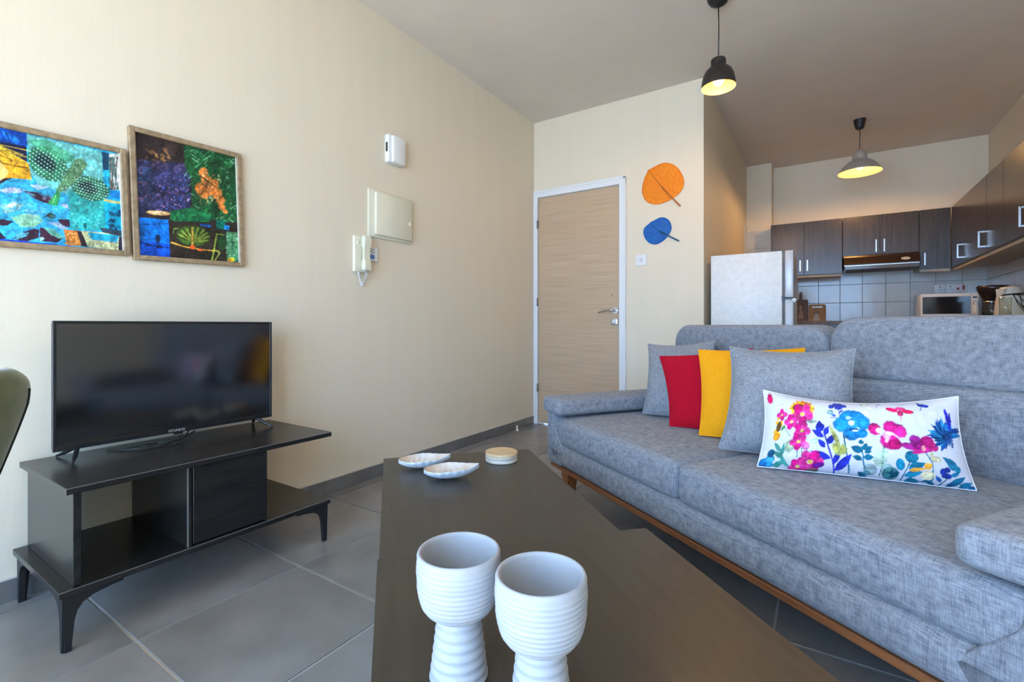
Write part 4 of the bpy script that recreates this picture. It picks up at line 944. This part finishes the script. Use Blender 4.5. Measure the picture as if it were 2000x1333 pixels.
hd_ = thing('range_hood', 'dark brown range hood with white oval emblem under the cabinets', 'range hood', (.178, 5.86, 1.44))
pr = [(0,.045),(0,.060),(.050,.135),(.055,.152),(.44,.152),(.44,.02),(.02,.02),(.005,.032)]
bm = bmesh.new(); lo = [bm.verts.new((0,a,b)) for a,b in pr]; hi = [bm.verts.new((.594,a,b)) for a,b in pr]; bm.faces.new(lo); bm.faces.new(hi)
for i in range(len(pr)): bm.faces.new((lo[i],lo[(i+1)%len(pr)],hi[(i+1)%len(pr)],hi[i]))
obj('body', bm, MT['hood'], hd_)
box('visor', (.006,.588,-.004,.012,.010,.044), MT['hoodpanel'], hd_, bev=.002, seg=1)
box('visor_trim', (.006,.588,-.007,-.001,.044,.050), MT['chrome'], hd_)
box('filter', (.03,.56,.03,.40,.012,.020), MT['gasket'], hd_)
nrm = Vector((0,-.075,.05)).normalized()
em = bmesh.new()
for rr0, rr1 in ((.85,1.0),(.42,.58)):
    vs0 = [em.verts.new((.034*rr0*math.cos(2*PI*i/32), .017*rr0*math.sin(2*PI*i/32),0)) for i in range(32)]; vs1 = [em.verts.new((.034*rr1*math.cos(2*PI*i/32), .017*rr1*math.sin(2*PI*i/32),0)) for i in range(32)]
    for i in range(32): em.faces.new((vs0[i],vs0[(i+1)%32],vs1[(i+1)%32],vs1[i]))
for k in range(8):
    a = k*PI/4+.3; q = [(.62,-.16),(.82,-.12),(.82,.12),(.62,.16)]; em.faces.new([em.verts.new((.034*r*math.cos(a+t),.017*r*math.sin(a+t),0)) for r,t in q])
q = [(-.012,-.002),(.012,-.002),(.012,.002),(-.012,.002)]; em.faces.new([em.verts.new((a,b,0)) for a,b in q])
obj('oval_emblem', em, mat('white_emblem_print',(.75,.75,.74),.5), hd_, loc=(.488,.0225,.096), rot=(math.radians(56.3),0,0))

wt = thing('kitchen_worktop', 'brown kitchen worktop along back and right walls behind the sofa', 'worktop', (0, 0, 0))
bm = B(-.480,XR-.013,5.74,YK-.013,.897,.935); B(.735,XR-.013,3.95,5.7395,.897,.935, bm=bm); obj('slab', bm, MT['worktop'], wt)
for lim in ((-.47,.20,5.78,5.80,.0,.897),(.20,.76,5.78,5.80,.0,.897),(.775,.795,3.97,4.6,.0,.897),(.775,.795,4.6,5.78,.0,.897),(.795,XR-.013,3.97,3.99,.0,.897)): box('front_panel', lim, MT['wenge'], wt)
CT = .935
mw = thing('microwave', 'white microwave oven with dark window on the back worktop', 'microwave', (.777, 5.90, CT))
box('case', (0,.405,.012,.33,.012,.252), MT['whiteplastic'], mw, bev=.006, seg=2)
dd = box('door', (.003,.350,0,.012,.014,.250), MT['whiteplastic'], mw, bev=.003, seg=1)
box('window', (.014,.345,-.0025,0,.062,.222), MT['darkglass'], dd)
cp = box('control_panel', (.352,.402,.002,.012,.014,.250), MT['whiteplastic'], mw, bev=.002, seg=1)
for z in (.165,.085): obj('dial', lathe([(0,.014),(.013,.014),(.016,0)],24), MT['silver'], cp, True, loc=(.377,.002,z), rot=(PI/2,0,0))
box('display', (.362,.392,.0005,.002,.205,.218), MT['black'], cp)
for x in (.03,.37):
    for y in (.04,.30): obj('foot', lathe([(0,0),(.012,0),(.012,.012),(0,.012)],12), MT['black'], mw, loc=(x,y,0))
def socket(label, x0, x1, reds):
    s = thing('wall_socket', label, 'socket', ((x0+x1)/2, YK-.012, 1.210), 0, 'sockets on the kitchen tiles'); w = x1-x0
    box('plate', (-w/2,w/2,-.010,0,0,.088), MT['whiteplastic'], s, bev=.003, seg=2)
    for cx_ in ([0] if not reds else [-w*.28]):
        for a, b, c, d in ((-.004,.004,.058,.072),(-.014,-.007,.036,.042),(.007,.014,.036,.042)): box('pin_slot', (cx_+a,cx_+b,-.0108,-.0095,c,d), MT['black'], s)
    for r, hh in reds: box('red_switch', (r-.008,r+.008,-.014,-.010,.030,.030+hh), MT['redswitch'], s, bev=.001, seg=1)
socket('plain white socket plate on tiles above the microwave', .941, 1.020, [])
socket('wide white cooker switch plate with red switches above the microwave', 1.026, 1.172, [(.015,.024),(.055,.046)])

cb1 = thing('chopping_board', 'grey-brown wooden paddle chopping board leaning by the fridge', 'chopping board', (-.21, 6.296, CT)); cb1.rotation_euler = (math.radians(-2.5),0,0)
ol = [(-.072,0),(.072,0),(.072,.235),(.066,.245),(.020,.247),(.016,.255),(.015,.325),(.008,.338),(-.008,.338),(-.015,.325),(-.016,.255),(-.020,.247),(-.066,.245),(-.072,.235)]
obj('paddle', prism(ol, .018, 'y'), MT['boardgrey'], cb1)
obj('hang_ring', tube([(.009*math.cos(a),-.001,.322+.009*math.sin(a)) for a in [k*PI/8 for k in range(17)]], .0025, 6), MT['chrome'], cb1, True)
obj('painted_motif', prism([(-.028,.0),(.028,.0),(.020,.06),(.010,.10),(.012,.14),(-.006,.16),(-.014,.12),(-.010,.08),(-.020,.05)], .0015, 'y'), mat('pale_board_motif',(.42,.33,.25),.6), cb1, loc=(0,-.0015,.03))
obj('dark_knot', lathe([(0,.001),(.012,.001),(.014,0)],16), MT['gasket'], cb1, loc=(-.006,0,.175), rot=(PI/2,0,0))
cb2 = thing('chopping_board', 'amber rounded chopping board with slot handle leaning on tiles', 'chopping board', (-.052, 6.294, CT)); cb2.rotation_euler = (math.radians(-2.5),0,0)
ol = [(-.082,0),(.082,0),(.082,.170),(.076,.184),(.062,.190),(-.062,.190),(-.076,.184),(-.082,.170)]
obj('board', prism(ol, .016, 'y'), MT['boardorange'], cb2)
obj('slot_handle', prism([(-.046,.152),(.046,.152),(.050,.160),(.046,.168),(-.046,.168),(-.050,.160)], .0012, 'y'), MT['walltile'], cb2, loc=(0,-.0012,0))
mo = obj('bottle_motif', prism([(-.040,.015),(.022,.015),(.016,.060),(.004,.085),(-.020,.085),(-.032,.060)], .0012, 'y'), MT['whitewash'], cb2, loc=(0,-.0012,0))
obj('bow_motif', prism([(-.036,.090),(-.010,.098),(.018,.090),(.018,.112),(-.010,.104),(-.036,.112)], .0012, 'y'), MT['black'], cb2, loc=(0,-.0012,0))

cm = thing('coffee_maker', 'dark filter coffee maker with glass jug beside the microwave', 'coffee maker', (1.10, 5.10, CT), math.radians(-25))
box('base', (-.085,.085,-.11,.10,0,.028), MT['black'], cm, bev=.010, seg=3)
box('column', (-.075,.075,.035,.10,.028,.20), MT['black'], cm, bev=.012, seg=3)
obj('filter_head', lathe([(0,.150),(.050,.150),(.060,.155),(.092,.235),(.096,.250),(.085,.262),(0,.268)],40), mat('dark_brown_plastic',(.030,.016,.014),.2,spec=.6), cm, True, loc=(0,-.01,0))
jg = obj('glass_jug', lathe([(0,.030),(.055,.030),(.062,.045),(.062,.090),(.045,.125),(.048,.135)],32), MT['glass'], cm, True, loc=(0,-.03,0))
obj('jug_handle', tube(bez([(.06,-.04,.10),(.10,-.05,.105),(.105,-.05,.07),(.062,-.04,.05)],6), .006, 8), MT['black'], jg, True) 
obj('jug_lid', lathe([(0,.146),(.040,.145),(.049,.136),(.046,.132)],24), MT['chrome'], jg, True)
kt = thing('kettle', 'cream plastic kettle standing beside the coffee maker', 'kettle', (1.12, 4.79, CT), math.radians(130))
obj('body', lathe([(0,.012),(.080,.012),(.083,.03),(.076,.12),(.066,.19),(.058,.215),(.050,.228),(0,.236)],40), MT['kettle'], kt, True)
obj('power_base', lathe([(0,0),(.085,0),(.085,.010),(0,.011)],32), MT['black'], kt)
obj('handle', tube(bez([(0,-.060,.205),(0,-.115,.20),(0,-.125,.14),(0,-.105,.07),(0,-.078,.05)],8), .010, 10), MT['kettle'], kt, True)
obj('spout', prism([(-.02,.15),(.02,.15),(.026,.215),(-.026,.215)], .085, 'y'), MT['kettle'], kt)
tg = thing('drinking_glass', 'clear tall glass standing in front of the cream kettle', 'glass', (1.03, 4.50, CT))
obj('tumbler', lathe([(0,.004),(.027,.004),(.031,.145),(.033,.145),(.029,0),(0,0)],32), MT['glass'], tg, True)
bt = thing('squeeze_bottle', 'slim white bottle between the microwave and coffee maker', 'bottle', (1.02, 5.18, CT))
obj('body', lathe([(0,0),(.018,0),(.018,.10),(.013,.112),(.009,.118),(0,.118)],24), MT['kettle'], bt, True); obj('cap', lathe([(0,.118),(.010,.118),(.008,.140),(0,.142)],20), MT['white'], bt, True)
wb = thing('wire_basket', 'black wire basket on the right worktop at photo edge', 'basket', (1.12, 4.16, CT))
circ = lambda r, z: [(r*math.cos(2*PI*k/24), r*math.sin(2*PI*k/24), z) for k in range(25)]
obj('rim', tube(circ(.135,.150), .0045, 6), MT['blackmatt'], wb, True)
obj('hoop', tube(circ(.095,.075), .0025, 6), MT['blackmatt'], wb, True); obj('base_ring', tube(circ(.060,.004), .0035, 6), MT['blackmatt'], wb, True)
for k in range(14):
    a = 2*PI*k/14; b = a+.5
    obj('wire', tube(bez([(.060*math.cos(a),.060*math.sin(a),.004),(.105*math.cos((a+b)/2),.105*math.sin((a+b)/2),.08),(.135*math.cos(b),.135*math.sin(b),.150)],4), .0022, 5), MT['blackmatt'], wb, True)
obj('handle', tube([(-.13,.03,.150),(-.175,.04,.145),(-.175,.0,.145),(-.13,-.01,.150)], .005, 6), MT['blackmatt'], wb, True)

# ------------------------------------------------------------------ green velvet chair at the photo's left edge
fx, fy = -.778, -.628
ch = thing('velvet_chair', 'olive green velvet chair cut by the left edge of photo', 'chair', (-1.298, .106, 0), math.atan2(fy, fx)+PI/2)
# local: the chair faces -y, its back stands around y = 0
nu, nv = 33, 25
def shell(t):
    V = []
    for j in range(nv):
        f = j/(nv-1); z = .44+f*.365
        hw = .118+.107*min(1,(f/.80))**.85
        if f > .86: hw -= .050*((f-.86)/.14)**2.6
        for i in range(nu):
            w = -1+2*i/(nu-1); x = hw*w
            y = -.075*(abs(w)**2.2)*(1-.35*f)+.05*f+t*(1-.45*abs(w)**6)*(1-.4*f**8)
            V.append((x,y,z-.020*w*w*max(0,f-.8)/.2*0))
    return V
bm = bmesh.new(); A_ = [bm.verts.new(v) for v in shell(.045)]; C_ = [bm.verts.new(v) for v in shell(0)]
for j in range(nv-1):
    for i in range(nu-1):
        k = j*nu+i; bm.faces.new((A_[k],A_[k+1],A_[k+nu+1],A_[k+nu])); bm.faces.new((C_[k],C_[k+nu],C_[k+nu+1],C_[k+1]))
rim = [j*nu for j in range(nv)]+[(nv-1)*nu+i for i in range(1,nu)]+[j*nu+nu-1 for j in range(nv-2,-1,-1)]+[i for i in range(nu-2,0,-1)]
for a in range(len(rim)):
    b = (a+1)%len(rim); bm.faces.new((A_[rim[a]],A_[rim[b]],C_[rim[b]],C_[rim[a]]))
subd(obj('backrest', bm, MT['greenvelvet'], ch, True), 1)
soft('seat', (-.205,.205,-.46,-.015,.40,.485), .03, MT['greenvelvet'], ch, 5, lambda u,w: (-.045*u[0]*(1+u[1]),0,.012*w[0]*w[1]*(1 if u[2]>0 else 0)))
S_ = shell(.047); obj('back_seam', tube([S_[j*nu+3] for j in range(2,nv-3)], .0022, 5), mat('dark_green_piping',(.022,.025,.014),.9), ch, True)
for sx in (-1,1):
    for sy, y0_, y1_ in ((1,-.03,.03),(-1,-.40,-.44)):
        obj('leg', tube([(sx*(.19 if sy < 0 else .105),y1_,0),(sx*(.16 if sy < 0 else .095),y0_,.41)], [.010,.016], 10), MT['blackmatt'], ch, True)
